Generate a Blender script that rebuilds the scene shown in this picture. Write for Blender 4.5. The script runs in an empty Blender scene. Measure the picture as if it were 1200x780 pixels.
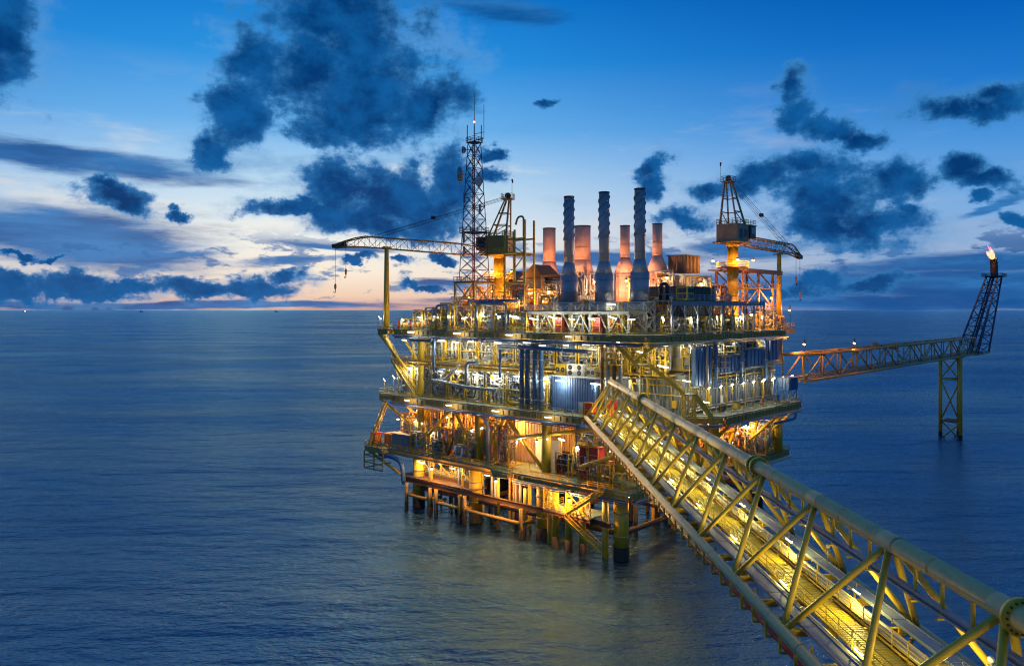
import bpy, math, random
from mathutils import Vector, Matrix
sc = bpy.context.scene
col = sc.collection
RND = random.Random(11)
PI = math.pi

# ------------------------------------------------------------------ camera
EYE = 45.0
FPX = 930.0                      # focal length in pixels of a 1200 px wide picture
cam_d = bpy.data.cameras.new('camera')
cam = bpy.data.objects.new('camera', cam_d); col.objects.link(cam)
cam.location = (0, 0, EYE); cam.rotation_euler = (PI/2, 0, 0)
cam_d.sensor_width = 36; cam_d.lens = 36*FPX/1200
cam_d.shift_y = -27/1200
cam_d.clip_start = 0.5; cam_d.clip_end = 300000
sc.camera = cam
sc.view_settings.view_transform = 'Standard'; sc.view_settings.look = 'None'
sc.view_settings.exposure = 0; sc.view_settings.gamma = 1
sc.cycles.use_denoising = True; sc.cycles.denoising_prefilter = 'ACCURATE'; sc.cycles.filter_width = 1.15
sc.cycles.use_adaptive_sampling = False
sc.cycles.max_bounces = 4; sc.cycles.diffuse_bounces = 2; sc.cycles.glossy_bounces = 3
sc.cycles.sample_clamp_indirect = 4; sc.cycles.sample_clamp_direct = 30
sc.cycles.caustics_reflective = False; sc.cycles.caustics_refractive = False

def lin(c):
    return tuple(((x/255)/12.92 if x/255 <= .04045 else ((x/255+.055)/1.055)**2.4) for x in c)

# ------------------------------------------------------------------ world: dusk sky with clouds
world = bpy.data.worlds.new('World'); sc.world = world; world.use_nodes = True
nt = world.node_tree; nt.nodes.clear()
class NG:
    """small helper for writing node graphs"""
    def __init__(s, tree): s.t = tree
    def n(s, kind, **kw):
        x = s.t.nodes.new(kind)
        for k, v in kw.items(): setattr(x, k, v)
        return x
    def put(s, sock, v):
        if hasattr(v, 'is_output'): s.t.links.new(v, sock)
        elif v is not None: sock.default_value = v
    def m(s, op, a, b=None, c=None, clamp=False):
        x = s.n('ShaderNodeMath', operation=op, use_clamp=clamp)
        s.put(x.inputs[0], a); s.put(x.inputs[1], b)
        if c is not None: s.put(x.inputs[2], c)
        return x.outputs[0]
    def vm(s, op, a, b=None, scale=None):
        x = s.n('ShaderNodeVectorMath', operation=op)
        s.put(x.inputs[0], a)
        if b is not None: s.put(x.inputs[1], b)
        if scale is not None: s.put(x.inputs['Scale'], scale)
        return x.outputs['Value'] if op in ('LENGTH', 'DOT_PRODUCT') else x.outputs[0]
    def mix(s, f, a, b, blend='MIX'):
        x = s.n('ShaderNodeMix', data_type='RGBA', blend_type=blend)
        s.put(x.inputs[0], f); s.put(x.inputs[6], a); s.put(x.inputs[7], b)
        return x.outputs[2]
    def step(s, v, a, b, c=0, d=1):
        x = s.n('ShaderNodeMapRange', interpolation_type='SMOOTHSTEP')
        s.put(x.inputs[0], v); s.put(x.inputs[1], a); s.put(x.inputs[2], b); s.put(x.inputs[3], c); s.put(x.inputs[4], d)
        return x.outputs[0]
    def ramp(s, v, stops):
        x = s.n('ShaderNodeValToRGB'); e = x.color_ramp.elements
        for i, (p, c) in enumerate(stops):
            el = e[i] if i < 2 else e.new(p)
            el.position = p; el.color = (*lin(c), 1)
        s.put(x.inputs[0], v); return x.outputs[0]
    def noise(s, vec, scale, detail=4, rough=.55, out='Fac'):
        x = s.n('ShaderNodeTexNoise'); s.put(x.inputs['Vector'], vec)
        x.inputs['Scale'].default_value = scale; x.inputs['Detail'].default_value = detail
        x.inputs['Roughness'].default_value = rough
        return x.outputs[out]
    def comb(s, x, y, z):
        c = s.n('ShaderNodeCombineXYZ'); s.put(c.inputs[0], x); s.put(c.inputs[1], y); s.put(c.inputs[2], z)
        return c.outputs[0]
g = NG(nt)
tc = g.n('ShaderNodeTexCoord').outputs['Generated']
dirv = g.vm('NORMALIZE', tc)
sep = g.n('ShaderNodeSeparateXYZ'); g.put(sep.inputs[0], dirv)
DX, DY, DZ = sep.outputs
AZ = g.m('ARCTAN2', DX, DY)
HY = g.m('SQRT', g.m('MAXIMUM', g.m('SUBTRACT', 1.0, g.m('MULTIPLY', DZ, DZ)), 1e-5))
EL = g.m('MAXIMUM', g.m('ARCTAN2', DZ, HY), 0.0)
# picture position -> azimuth, elevation of a cloud
def ae(x, y):
    az = math.atan((x-600)/FPX); return az, math.atan((363-y)/FPX*math.cos(az))
# clear sky: glow side and far side
en = g.m('MULTIPLY', EL, 2.0, clamp=True)         # 0.5 rad = 1
glow = g.ramp(en, [(0.0, (206, 160, 150)), (.035, (244, 208, 182)), (.09, (252, 236, 216)), (.19, (238, 242, 240)),
                   (.31, (190, 220, 242)), (.44, (112, 182, 238)), (.60, (44, 148, 226)), (.78, (0, 116, 206)), (1.0, (22, 78, 150))])
far = g.ramp(en, [(0.0, (66, 112, 170)), (.05, (92, 134, 186)), (.14, (122, 166, 214)), (.25, (100, 162, 222)),
                  (.37, (58, 142, 218)), (.50, (16, 114, 202)), (.65, (2, 92, 182)), (.80, (2, 72, 152)), (1.0, (22, 66, 128))])
gd = g.m('ADD', AZ, 0.24)
gf = g.m('EXPONENT', g.m('MULTIPLY', g.m('MULTIPLY', gd, gd), -1/(2*.36**2)))
sky = g.mix(gf, far, glow)
# stretched wisps over the clear sky
pv = g.comb(g.m('MULTIPLY', AZ, 1.0), g.m('MULTIPLY', EL, 4.2), 0.0)
wisp = g.noise(pv, 5.0, 6, .62)
wisp2 = g.noise(g.vm('ADD', pv, (3.1, 7.7, 0)), 2.2, 4, .5)
wm = g.m('MULTIPLY', g.step(wisp, .50, .72), g.step(wisp2, .42, .62))
low = g.step(EL, .33, .10)
sky = g.mix(g.m('MULTIPLY', g.m('MULTIPLY', wm, low), .55), sky, g.mix(gf, (*lin((52, 108, 172)), 1), (*lin((86, 148, 202)), 1)))
wp = g.m('MULTIPLY', g.step(g.noise(g.vm('ADD', pv, (9.1, 2.7, 0)), 4.0, 5, .6), .52, .70), g.step(EL, .30, .12))
sky = g.mix(g.m('MULTIPLY', wp, .6), sky, g.mix(gf, (*lin((150, 170, 205)), 1), (*lin((255, 244, 226)), 1)))

def cloud_field(blobs, wv, w1, s1, w2, s2, sd_, ad, lo, hi, squash=1.0, grow=1.0):
    n1 = g.vm('SCALE', g.vm('SUBTRACT', g.noise(wv, s1, 3, .5, 'Color'), (.5, .5, .5)), scale=w1)
    n2 = g.vm('SCALE', g.vm('SUBTRACT', g.noise(wv, s2, 5, .6, 'Color'), (.5, .5, .5)), scale=w2)
    off = g.vm('MULTIPLY', g.vm('ADD', n1, n2), (1, squash, 0))
    p = g.vm('ADD', g.comb(AZ, EL, 0.0), off)
    acc = None
    for bi, (x, y, rx, ry, rot) in enumerate(blobs):
        a, e = ae(x, y)
        if bi % 6 == 5: p = g.vm('ADD', p, g.vm('SCALE', (1e-7, 1e-7, 0), scale=acc))    # keeps the evaluation in sequence
        mp = g.n('ShaderNodeMapping', vector_type='TEXTURE')
        g.put(mp.inputs['Vector'], p)
        k = math.cos(a)
        mp.inputs['Location'].default_value = (a, e, 0)
        mp.inputs['Rotation'].default_value = (0, 0, math.radians(rot))
        mp.inputs['Scale'].default_value = (rx/FPX*k*grow, ry/FPX*k*grow, 1)
        L = g.vm('LENGTH', mp.outputs[0])
        acc = L if acc is None else g.m('SMOOTH_MIN', acc, L, .25)
    det = g.m('SUBTRACT', g.noise(g.vm('ADD', wv, (4.4, 1.3, .7)), sd_, 9, .66), .5)
    den = g.m('ADD', g.m('SUBTRACT', 1.0, acc), g.m('MULTIPLY', det, ad))
    return g.step(den, lo, hi), den
flat = g.comb(AZ, g.m('MULTIPLY', EL, 1.25), 3.3)
long_ = g.comb(g.m('MULTIPLY', AZ, .35), g.m('MULTIPLY', EL, 2.4), 1.7)
bands = [(105, 184, 135, 17, -4), (95, 278, 150, 36, -3), (170, 300, 90, 7, 4), (380, 288, 60, 5, -5), (180, 357, 300, 5, 0),
         (1010, 330, 220, 18, 0), (1120, 306, 160, 10, 0), (1020, 352, 260, 10, 0), (620, 352, 160, 5, 0), (1200, 330, 60, 22, 0),
         (850, 288, 60, 9, 0), (575, 12, 70, 12, -5), (700, 300, 90, 9, 0), (330, 305, 60, 5, 5), (500, 330, 60, 4, 0), (640, 318, 60, 5, 0), (1170, 235, 40, 5, 15)]
bd, _ = cloud_field(bands, long_, .10, 3.0, .09, 12.0, 9.0, 2.0, -.34, .38, .35, 1.05)
bandc = g.mix(g.step(g.noise(long_, 14.0, 6, .6), .35, .68), (*lin((8, 78, 146)), 1), (*lin((44, 120, 188)), 1))
sky = g.mix(g.m('MULTIPLY', bd, .93), sky, bandc)
cumuli = [(400, 20, 85, 45, 0), (360, 75, 70, 42, 0), (295, 75, 34, 38, 0), (283, 130, 32, 40, 25), (262, 170, 22, 20, 0), (430, 105, 80, 55, 0), (505, 118, 45, 32, 0), (400, 150, 55, 26, 0),
          (455, 225, 80, 34, 0), (430, 262, 60, 18, 0), (500, 245, 50, 34, 0), (350, 246, 60, 9, 0), (525, 200, 28, 26, 0), (400, 215, 30, 30, 0), (535, 215, 25, 40, 0),
          (582, 181, 11, 7, 0), (578, 205, 13, 7, 0), (772, 200, 12, 16, 0), (770, 226, 14, 14, 0), (802, 266, 24, 11, 0),
          (828, 230, 20, 12, 0), (888, 218, 38, 17, 0), (940, 105, 18, 18, 0), (935, 140, 22, 18, 0), (978, 160, 42, 14, -12), (1010, 165, 20, 12, 0),
          (1140, 122, 62, 15, -4), (940, 195, 30, 16, 0), (975, 232, 52, 38, 0), (960, 265, 40, 22, 0), (1025, 270, 52, 26, 0), (1062, 215, 32, 26, 0), (1068, 250, 12, 12, 0),
          (1130, 195, 30, 16, 0), (1165, 212, 36, 12, -12), (1188, 262, 14, 9, 0), (1150, 240, 12, 8, 0),
          (2, 40, 34, 62, 0), (130, 222, 40, 16, -5), (118, 208, 18, 9, 0), (211, 241, 14, 6, 0),
          (20, 332, 40, 13, 0), (90, 333, 50, 12, 0), (160, 336, 50, 11, 0), (235, 338, 45, 11, 0), (300, 338, 40, 11, 0), (328, 326, 18, 9, 0),
          (640, 120, 14, 5, 0), (955, 332, 24, 9, 0), (1010, 338, 40, 7, 0), (410, 312, 20, 4, 0), (470, 310, 14, 5, 0), (520, 300, 14, 4, 0), (500, 338, 22, 4, 0),
          (20, 300, 18, 3, 0), (62, 305, 20, 3, 0), (900, 340, 40, 6, 0)]
cd, cacc = cloud_field(cumuli, flat, .060, 7.0, .050, 24.0, 21.0, 2.3, -.34, .22, .9, 1.10)
# added clouds outside the frame, tinted lilac to soften the blue ambient light
nz = g.noise(g.vm('MULTIPLY', dirv, (1, 1, 2.2)), 2.6, 7, .58)
outside = g.m('MAXIMUM', g.step(g.m('ABSOLUTE', AZ), .62, .80), g.step(EL, .40, .55))
gen = g.m('MULTIPLY', g.step(nz, .48, .60), outside)
cd = g.m('MAXIMUM', cd, gen)
tone = g.noise(flat, 15.0, 7, .62)
outl = g.mix(outside, (*lin((2, 54, 112)), 1), (*lin((128, 114, 144)), 1))
core = g.mix(g.step(tone, .36, .68), outl, (*lin((16, 92, 158)), 1))
core = g.mix(g.step(g.m('ADD', cacc, g.m('MULTIPLY', g.m('SUBTRACT', tone, .5), 1.0)), .62, -.40), core, (*lin((60, 136, 200)), 1))
core = g.mix(g.m('MULTIPLY', g.step(EL, .09, .01), .40), core, (*lin((40, 98, 160)), 1))
puff = g.noise(g.comb(g.m('MULTIPLY', AZ, 16.0), g.m('MULTIPLY', EL, 46.0), 5.5), 1.0, 7, .6)
pm_ = g.m('MULTIPLY', g.step(puff, .53, .60), g.m('MULTIPLY', g.step(EL, .105, .07), g.step(EL, .002, .012)))
sky = g.mix(g.m('MULTIPLY', pm_, .80), sky, g.mix(gf, (*lin((34, 92, 156)), 1), (*lin((70, 118, 176)), 1)))
halo = g.m('MULTIPLY', g.step(cacc, -.85, -.25), g.step(wisp, .40, .62))
sky = g.mix(g.m('MULTIPLY', halo, .38), sky, g.mix(gf, (*lin((60, 126, 190)), 1), (*lin((120, 168, 212)), 1)))
sky = g.mix(g.m('MULTIPLY', cd, .99), sky, core)
bg = g.n('ShaderNodeBackground'); g.put(bg.inputs[0], sky); bg.inputs[1].default_value = 1.0
wo = g.n('ShaderNodeOutputWorld'); g.put(wo.inputs[0], bg.outputs[0])
world.cycles.sampling_method = 'MANUAL'; world.cycles.sample_map_resolution = 512

# the last of the sun's glow, low over the horizon behind the platform's left side
sun_d = bpy.data.lights.new('sun', 'SUN'); sun_d.energy = 0.10; sun_d.angle = math.radians(100); sun_d.color = (1, .72, .55)
sun = bpy.data.objects.new('sun', sun_d); col.objects.link(sun)
sun.rotation_euler = (math.radians(86), 0, math.radians(180+15.5))

# ------------------------------------------------------------------ materials
MATS = {}
def mat(name, color, rough=.5, metal=0.0, dirt=.35, dirtc=(.08, .05, .03), scale=.6, streak=True):
    if name in MATS: return MATS[name]
    m = bpy.data.materials.new(name); m.use_nodes = True
    n = NG(m.node_tree); b = m.node_tree.nodes['Principled BSDF']
    geo = n.n('ShaderNodeNewGeometry').outputs['Position']
    v = n.vm('MULTIPLY', geo, (1, 1, .35 if streak else 1))
    a = n.noise(v, scale, 5, .65)
    f = n.step(a, .50, .74, 0, dirt)
    c = n.mix(f, (*color, 1), (*dirtc, 1))
    a2 = n.noise(geo, scale*5, 3, .6)
    c = n.mix(n.step(a2, .3, .7, 0, .30), c, (*[x*.62 for x in color], 1))
    n.put(b.inputs['Base Color'], c)
    b.inputs['Roughness'].default_value = rough; b.inputs['Metallic'].default_value = metal
    bp = n.n('ShaderNodeBump'); bp.inputs['Strength'].default_value = .15; bp.inputs['Distance'].default_value = .03
    n.put(bp.inputs['Height'], a2); n.put(b.inputs['Normal'], bp.outputs[0])
    MATS[name] = m; return m
rust = (.12, .045, .02)
YEL = mat('yellow_paint', (.66, .42, .03), .42, 0, .55, (.20, .11, .03))
OLV = mat('girder_paint', (.50, .31, .07), .5, 0, .6, rust)
CHO = mat('chord_paint', (.80, .53, .22), .5, 0, .4, (.22, .15, .08))
GRY = mat('grey_steel', (.34, .34, .33), .4, .3, .4, (.15, .13, .1))
WHT = mat('white_paint', (.72, .71, .66), .4, 0, .3, (.3, .25, .18))
BLU = mat('blue_paint', (.06, .14, .30), .4, 0, .25, (.02, .05, .12))
BLS = mat('stack_cladding', (.36, .37, .42), .42, .2, .35, (.16, .18, .24))
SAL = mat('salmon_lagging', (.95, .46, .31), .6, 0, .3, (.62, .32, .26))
CRN = mat('crane_paint', (.58, .29, .07), .5, 0, .5, rust)
RED = mat('red_paint', (.50, .03, .02), .4, 0, .3, (.15, .02, .01))
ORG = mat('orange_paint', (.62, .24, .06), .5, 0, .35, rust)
BRN = mat('rusty_brown', (.16, .08, .035), .7, 0, .6, (.05, .03, .02))
DRK = mat('dark_steel', (.05, .05, .055), .5, .4, .3, (.08, .04, .02))
MAR = mat('marine_growth', (.020, .020, .016), .9, 0, .4, (.04, .03, .02), 2.0)
GRT = mat('deck_grating', (.15, .17, .13), .6, .1, .5, (.08, .06, .04), .3, False)
TRY = mat('cable_tray_steel', (.22, .27, .34), .5, .3, .4, (.15, .15, .16))
CAB = mat('cabin_cladding', (.26, .29, .30), .5, .1, .4, (.18, .17, .14))
BCB = mat('cabin_blue_cladding', (.08, .16, .34), .5, .1, .3, (.06, .08, .12))
PCK = mat('pale_pipe', (.46, .42, .30), .4, .2, .4, (.2, .15, .1))
BLK = mat('black_rubber', (.02, .02, .02), .7, 0, .2)
GLS = mat('dark_window', (.02, .03, .04), .1, 0, 0)
GRN = mat('green_deck_paint', (.16, .22, .13), .6, 0, .5, (.12, .09, .05), .3, False)

def emis(name, color, strength, sampled=False):
    m = bpy.data.materials.new(name); m.use_nodes = True
    b = m.node_tree.nodes['Principled BSDF']
    b.inputs['Base Color'].default_value = (.8, .8, .8, 1)
    b.inputs['Emission Color'].default_value = (*color, 1); b.inputs['Emission Strength'].default_value = strength
    if not sampled: m.cycles.emission_sampling = 'NONE'
    return m
E_TUBE = emis('tube_glow', (1, .93, .66), 8)
E_SOD = emis('sodium_glow', (1, .50, .12), 30)
E_RED = emis('red_beacon_glow', (1, .10, .05), 12)

# ------------------------------------------------------------------ sea
sea_m = bpy.data.materials.new('sea_water'); sea_m.use_nodes = True
n = NG(sea_m.node_tree); b = sea_m.node_tree.nodes['Principled BSDF']
geo = n.n('ShaderNodeNewGeometry').outputs['Position']
swell = n.noise(n.vm('MULTIPLY', geo, (1/120, 1/34, 0)), 1.0, 4, .6)
patch = n.noise(n.vm('MULTIPLY', geo, (1/900, 1/300, 0)), 1.0, 4, .6)
lane = n.noise(n.vm('MULTIPLY', n.vm('ADD', geo, n.vm('SCALE', n.noise(n.vm('MULTIPLY', geo, (1/300, 1/300, 0)), 1.0, 3, .5, 'Color'), scale=160.0)), (1/260, 1/90, 0)), 1.0, 7, .66)
w1 = n.noise(n.vm('MULTIPLY', geo, (.18, .30, 0)), 1.0, 5, .6)
w2 = n.noise(n.vm('MULTIPLY', geo, (.9, 1.4, 0)), 1.0, 4, .6)
h = n.m('ADD', n.m('MULTIPLY', w1, 1.5), n.m('MULTIPLY', w2, .55))
h = n.m('ADD', h, n.m('MULTIPLY', swell, 7.0))
h = n.m('ADD', h, n.m('MULTIPLY', n.noise(n.vm('MULTIPLY', geo, (1/24, 1/10, 0)), 1.0, 3, .5), 3.2))
bp = n.n('ShaderNodeBump'); bp.inputs['Strength'].default_value = 1.0; bp.inputs['Distance'].default_value = .9
n.put(bp.inputs['Height'], h)
sea_m.node_tree.nodes.remove(b)
df = n.n('ShaderNodeBsdfDiffuse'); gl = n.n('ShaderNodeBsdfGlossy'); fr = n.n('ShaderNodeFresnel'); fr.inputs['IOR'].default_value = 3.0
mx = n.n('ShaderNodeMixShader'); out = [x for x in sea_m.node_tree.nodes if x.type == 'OUTPUT_MATERIAL'][0]
for q in (df, gl, fr): n.put(q.inputs['Normal'], bp.outputs[0])
n.put(df.inputs['Color'], n.mix(n.step(patch, .35, .65), (.0, .016, .055, 1), (.0, .026, .080, 1)))
n.put(gl.inputs['Color'], n.mix(n.step(lane, .36, .64), (.33, .74, 1, 1), (.64, .96, 1, 1)))
n.put(gl.inputs['Roughness'], n.step(patch, .3, .7, .12, .24))
n.put(mx.inputs[0], n.m('MULTIPLY', fr.outputs[0], .95)); n.put(mx.inputs[1], df.outputs[0]); n.put(mx.inputs[2], gl.outputs[0]); n.put(out.inputs[0], mx.outputs[0])
me = bpy.data.meshes.new('sea')
S = 150000
me.from_pydata([(-S, -S, 0), (S, -S, 0), (S, S, 0), (-S, S, 0)], [], [(0, 1, 2, 3)])
me.materials.append(sea_m)
sea = bpy.data.objects.new('sea', me); col.objects.link(sea); sea['kind'] = 'structure'

# ------------------------------------------------------------------ frames
UX, UY = -.732, .681; VX, VY = .681, .732
PF = Matrix(((VX, UX, 0, 19.7), (VY, UY, 0, 143.3), (0, 0, 1, 0), (0, 0, 0, 1)))       # platform frame: x along the right face, y along the left face
BF = Matrix(((1, -.0323, 0, 0), (.0323, 1, 0, 0), (0, 0, 1, 0), (0, 0, 0, 1)))          # bridge frame: y along the bridge
WF = Matrix.Identity(4)
def P(u, v, z): return Vector((v, u, z))

class MB:
    def __init__(s): s.v = []; s.f = []; s.sm = []
    def _add(s, vs, fs, smooth=False):
        k = len(s.v); s.v += [tuple(p) for p in vs]
        s.f += [tuple(i+k for i in f) for f in fs]; s.sm += [smooth]*len(fs)
        return s
    def box(s, lo, hi):
        x0, y0, z0 = lo; x1, y1, z1 = hi
        return s._add([(x0, y0, z0), (x1, y0, z0), (x1, y1, z0), (x0, y1, z0), (x0, y0, z1), (x1, y0, z1), (x1, y1, z1), (x0, y1, z1)],
                      [(0, 3, 2, 1), (4, 5, 6, 7), (0, 1, 5, 4), (1, 2, 6, 5), (2, 3, 7, 6), (3, 0, 4, 7)])
    def bar(s, a, b, w, h=None, up=Vector((0, 0, 1))):
        a = Vector(a); b = Vector(b); h = h or w
        d = b-a
        if d.length < 1e-6: return s
        d.normalize()
        r = d.cross(up)
        if r.length < 1e-3: r = d.cross(Vector((1, 0, 0)))
        r.normalize(); t = r.cross(d)
        r = r*w/2; t = t*h/2
        return s._add([a-r-t, a+r-t, a+r+t, a-r+t, b-r-t, b+r-t, b+r+t, b-r+t],
                      [(0, 1, 2, 3), (7, 6, 5, 4), (0, 4, 5, 1), (1, 5, 6, 2), (2, 6, 7, 3), (3, 7, 4, 0)])
    def ibeam(s, a, b, w, h):
        a = Vector(a); b = Vector(b); z = Vector((0, 0, h/2-.06))
        s.bar(a+z, b+z, w, .12); s.bar(a-z, b-z, w, .12); s.bar(a, b, .10, h-.24)
        return s
    def tube(s, pts, r, n=8, cap=True, rr=None):
        pts = [Vector(p) for p in pts]
        rr = rr or [r]*len(pts)
        k = len(s.v); nr = len(pts)
        d0 = (pts[1]-pts[0]).normalized()
        ref = Vector((0, 0, 1)) if abs(d0.z) < .9 else Vector((1, 0, 0))
        nrm = d0.cross(ref).normalized()
        for i, p in enumerate(pts):
            if i == 0: t = pts[1]-pts[0]
            elif i == nr-1: t = pts[-1]-pts[-2]
            else: t = (pts[i+1]-p).normalized()+(p-pts[i-1]).normalized()
            if t.length < 1e-5: t = d0
            t.normalize()
            nrm = (nrm-t*nrm.dot(t))
            if nrm.length < 1e-4: nrm = t.orthogonal()
            nrm.normalize(); bi = t.cross(nrm)
            for j in range(n):
                an = 2*PI*j/n
                s.v.append(tuple(p+(nrm*math.cos(an)+bi*math.sin(an))*rr[i]))
        for i in range(nr-1):
            for j in range(n):
                j2 = (j+1) % n
                s.f.append((k+i*n+j, k+i*n+j2, k+(i+1)*n+j2, k+(i+1)*n+j)); s.sm.append(True)
        if cap:
            s.f.append(tuple(k+j for j in range(n))[::-1]); s.sm.append(False)
            s.f.append(tuple(k+(nr-1)*n+j for j in range(n))); s.sm.append(False)
        return s
    def pipe(s, pts, r, n=8, bend=None):
        """a pipe with rounded elbows"""
        pts = [Vector(p) for p in pts]; bend = bend or r*2.2; out = [pts[0]]
        for i in range(1, len(pts)-1):
            a, p, c = pts[i-1], pts[i], pts[i+1]
            b1 = min(bend, (p-a).length*.45, (c-p).length*.45)
            d1 = (a-p).normalized(); d2 = (c-p).normalized()
            for t in (0, .33, .67, 1):
                q0 = p+d1*b1*(1-t); q1 = p+d2*b1*t
                out.append(q0*(1-t)+q1*t if t not in (0, 1) else (p+d1*b1 if t == 0 else p+d2*b1))
        out.append(pts[-1])
        o2 = [out[0]]
        for q in out[1:]:
            if (q-o2[-1]).length > 1e-3: o2.append(q)
        return s.tube(o2, r, n)
    def prism(s, poly, z0, z1):
        k = len(poly)
        ar = sum(poly[i][0]*poly[(i+1) % k][1]-poly[(i+1) % k][0]*poly[i][1] for i in range(k))
        if ar < 0: poly = poly[::-1]
        return s._add([(x, y, z0) for x, y in poly]+[(x, y, z1) for x, y in poly],
                      [tuple(range(k))[::-1], tuple(range(k, 2*k))]+[(i, (i+1) % k, k+(i+1) % k, k+i) for i in range(k)])
    def ball(s, c, r, n=8, sz=1.0):
        c = Vector(c); rings = n//2
        pts = [c+Vector((0, 0, -r*sz*math.cos(PI*i/rings))) for i in range(rings+1)]
        return s.tube(pts, r, n, True, [max(.01, r*math.sin(PI*i/rings)) for i in range(rings+1)])
    def mesh(s, name, m, org=None):
        me = bpy.data.meshes.new(name)
        if org is not None:
            ox, oy, oz = org
            vs = [(x-ox, y-oy, z-oz) for x, y, z in s.v]
        else: vs = s.v
        me.from_pydata(vs, [], s.f)
        me.polygons.foreach_set('use_smooth', s.sm)
        me.materials.append(m); me.update()
        return me

class Thing:
    def __init__(s, name, label, cat, org, frame=PF, group=None, rz=0.0, kind=None):
        o = bpy.data.objects.new(name, None); col.objects.link(o)
        o.empty_display_size = .5
        s.org = Vector(org); s.o = o
        o.matrix_world = frame @ Matrix.Translation(s.org) @ Matrix.Rotation(rz, 4, 'Z')
        o['label'] = label; o['category'] = cat
        if group: o['group'] = group
        if kind: o['kind'] = kind
    def part(s, name, mb, m, parent=None, label=None, stuff=False):
        me = mb if isinstance(mb, bpy.types.Mesh) else mb.mesh(name, m, s.org)
        o = bpy.data.objects.new(name, me); col.objects.link(o)
        o.parent = parent or s.o
        if label: o['label'] = label
        if stuff: o['kind'] = 'stuff'
        return o
    def shared(s, name, me, off=(0, 0, 0), parent=None):
        o = bpy.data.objects.new(name, me); col.objects.link(o)
        o.parent = parent or s.o; o.location = off
        return o
    def light(s, off, power, color, radius=.1, name='lamp_light'):
        d = LIGHTS.get((power, color, radius))
        if d is None:
            d = bpy.data.lights.new(name, 'POINT'); d.energy = power; d.color = color; d.shadow_soft_size = radius
            LIGHTS[(power, color, radius)] = d
        o = bpy.data.objects.new(name, d); col.objects.link(o); o.parent = s.o; o.location = off
LIGHTS = {}

def rail_mb(pts, h=1.1, step=2.0, w=.07, mb=None, mid=2, closed=False):
    mb = mb or MB(); pts = [Vector(p) for p in pts]
    if closed: pts.append(pts[0])
    for a, b in zip(pts[:-1], pts[1:]):
        for k in range(mid+1):
            z = Vector((0, 0, h*(k+1)/(mid+1)))
            mb.bar(a+z, b+z, w)
        d = (b-a); L = d.length; c = max(1, round(L/step))
        for i in range(c+1):
            p = a+d*(i/c); mb.bar(p, p+Vector((0, 0, h)), w)
    return mb
def lattice(mb, base, top, bays, w, legs=True, wl=None, cross=True):
    """braced frame between base corners and top corners; returns the leg bars"""
    n = len(base); base = [Vector(p) for p in base]; top = [Vector(p) for p in top]
    for k in range(bays):
        t0 = k/bays; t1 = (k+1)/bays
        r0 = [base[i].lerp(top[i], t0) for i in range(n)]; r1 = [base[i].lerp(top[i], t1) for i in range(n)]
        for i in range(n):
            j = (i+1) % n
            mb.bar(r1[i], r1[j], w)
            mb.bar(r0[i], r1[j], w)
            if cross: mb.bar(r0[j], r1[i], w)
    if legs:
        for i in range(n): mb.bar(base[i], top[i], wl or w*1.8)
    return mb
def stair(T, a, b, width, side, m=YEL):
    """a flight from a (top) to b (bottom); side = unit vector across"""
    a = Vector(a); b = Vector(b); s = Vector(side)*width/2
    for k in (-1, 1):
        T.part('stringer', MB().bar(a+s*k, b+s*k, .14, .35+.1*width), m)
        hr = MB(); up = Vector((0, 0, 1.1))
        hr.bar(a+s*k+up, b+s*k+up, .09); hr.bar(a+s*k+up*.5, b+s*k+up*.5, .07)
        c = max(2, int((b-a).length/1.6))
        for i in range(c+1):
            p = a.lerp(b, i/c)+s*k; hr.bar(p, p+up, .07)
        T.part('handrail', hr, m)
    n = max(3, int(abs(a.z-b.z)/.3)); tr = MB()
    d = (b-a); d.z = 0; d.normalize()
    for i in range(n):
        p = a.lerp(b, (i+.5)/n); tr.bar(p-s, p+s, .26, .05)
    T.part('treads', tr, GRT, stuff=True)

# ------------------------------------------------------------------ offshore platform structure
Z0, Z1, Z2, Z3 = 12.8, 25.0, 33.0, 40.5       # cellar, main, mezzanine and top deck
PL = Thing('offshore_platform', 'huge multi-deck yellow steel production platform standing on tubular legs in the sea', 'platform', P(28, 28, 0))
legs_uv = [(u, v) for v in (0, 28, 54) for u in (0, 18.5, 37.5, 56)]
for (u, v) in legs_uv:
    r = 1.35 if v == 0 else 1.2
    o = PL.part('platform_leg', MB().tube([P(u, v, 2.4), P(u, v, 11.0)], r, 20), YEL)
    for z in (4.2, 8.4): PL.part('leg_collar', MB().tube([P(u, v, z), P(u, v, z+.25)], r+.12, 20), OLV, o)
    PL.part('splash_zone', MB().tube([P(u, v, -4), P(u, v, 2.4)], r+.06, 20), MAR, o)
for (u, v_) in [(u, v) for v in (1.5, 28, 54) for u in (1, 19, 38, 57)]:
    for za, zb in ((Z0, Z1-1.4), (Z1+.2, Z2-.8), (Z2+.15, Z3-1.7)):
        v = v_
        if za > Z0+1 and v == 1.5 and u == 1: continue
        if za > Z0+1 and v == 1.5 and u < 50: v = 6.6
        PL.part('deck_column', MB().tube([P(u, v, za), P(u, v, zb)], .75 if za > Z0+1 else .95, 14), YEL)
# braces between the jacket legs
for v in (0, 28, 54):
    for a, b_ in ((0, 18.5), (18.5, 37.5), (37.5, 56)):
        PL.part('jacket_brace', MB().tube([P(a, v, 4.6), P(b_, v, 4.6)], .55, 12), BRN)
        if v:
            PL.part('jacket_brace', MB().tube([P(a, v, 3.2), P(b_, v, 11)], .42, 10), OLV)
for u in (0, 18.5, 37.5, 56):
    for a, b_ in ((0, 28), (28, 54)):
        PL.part('jacket_brace', MB().tube([P(u, a, 4.6), P(u, b_, 4.6)], .5, 12), BRN)
        PL.part('jacket_brace', MB().tube([P(u, a, 11), P(u, b_, 2.6)], .4, 10), BRN)
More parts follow.
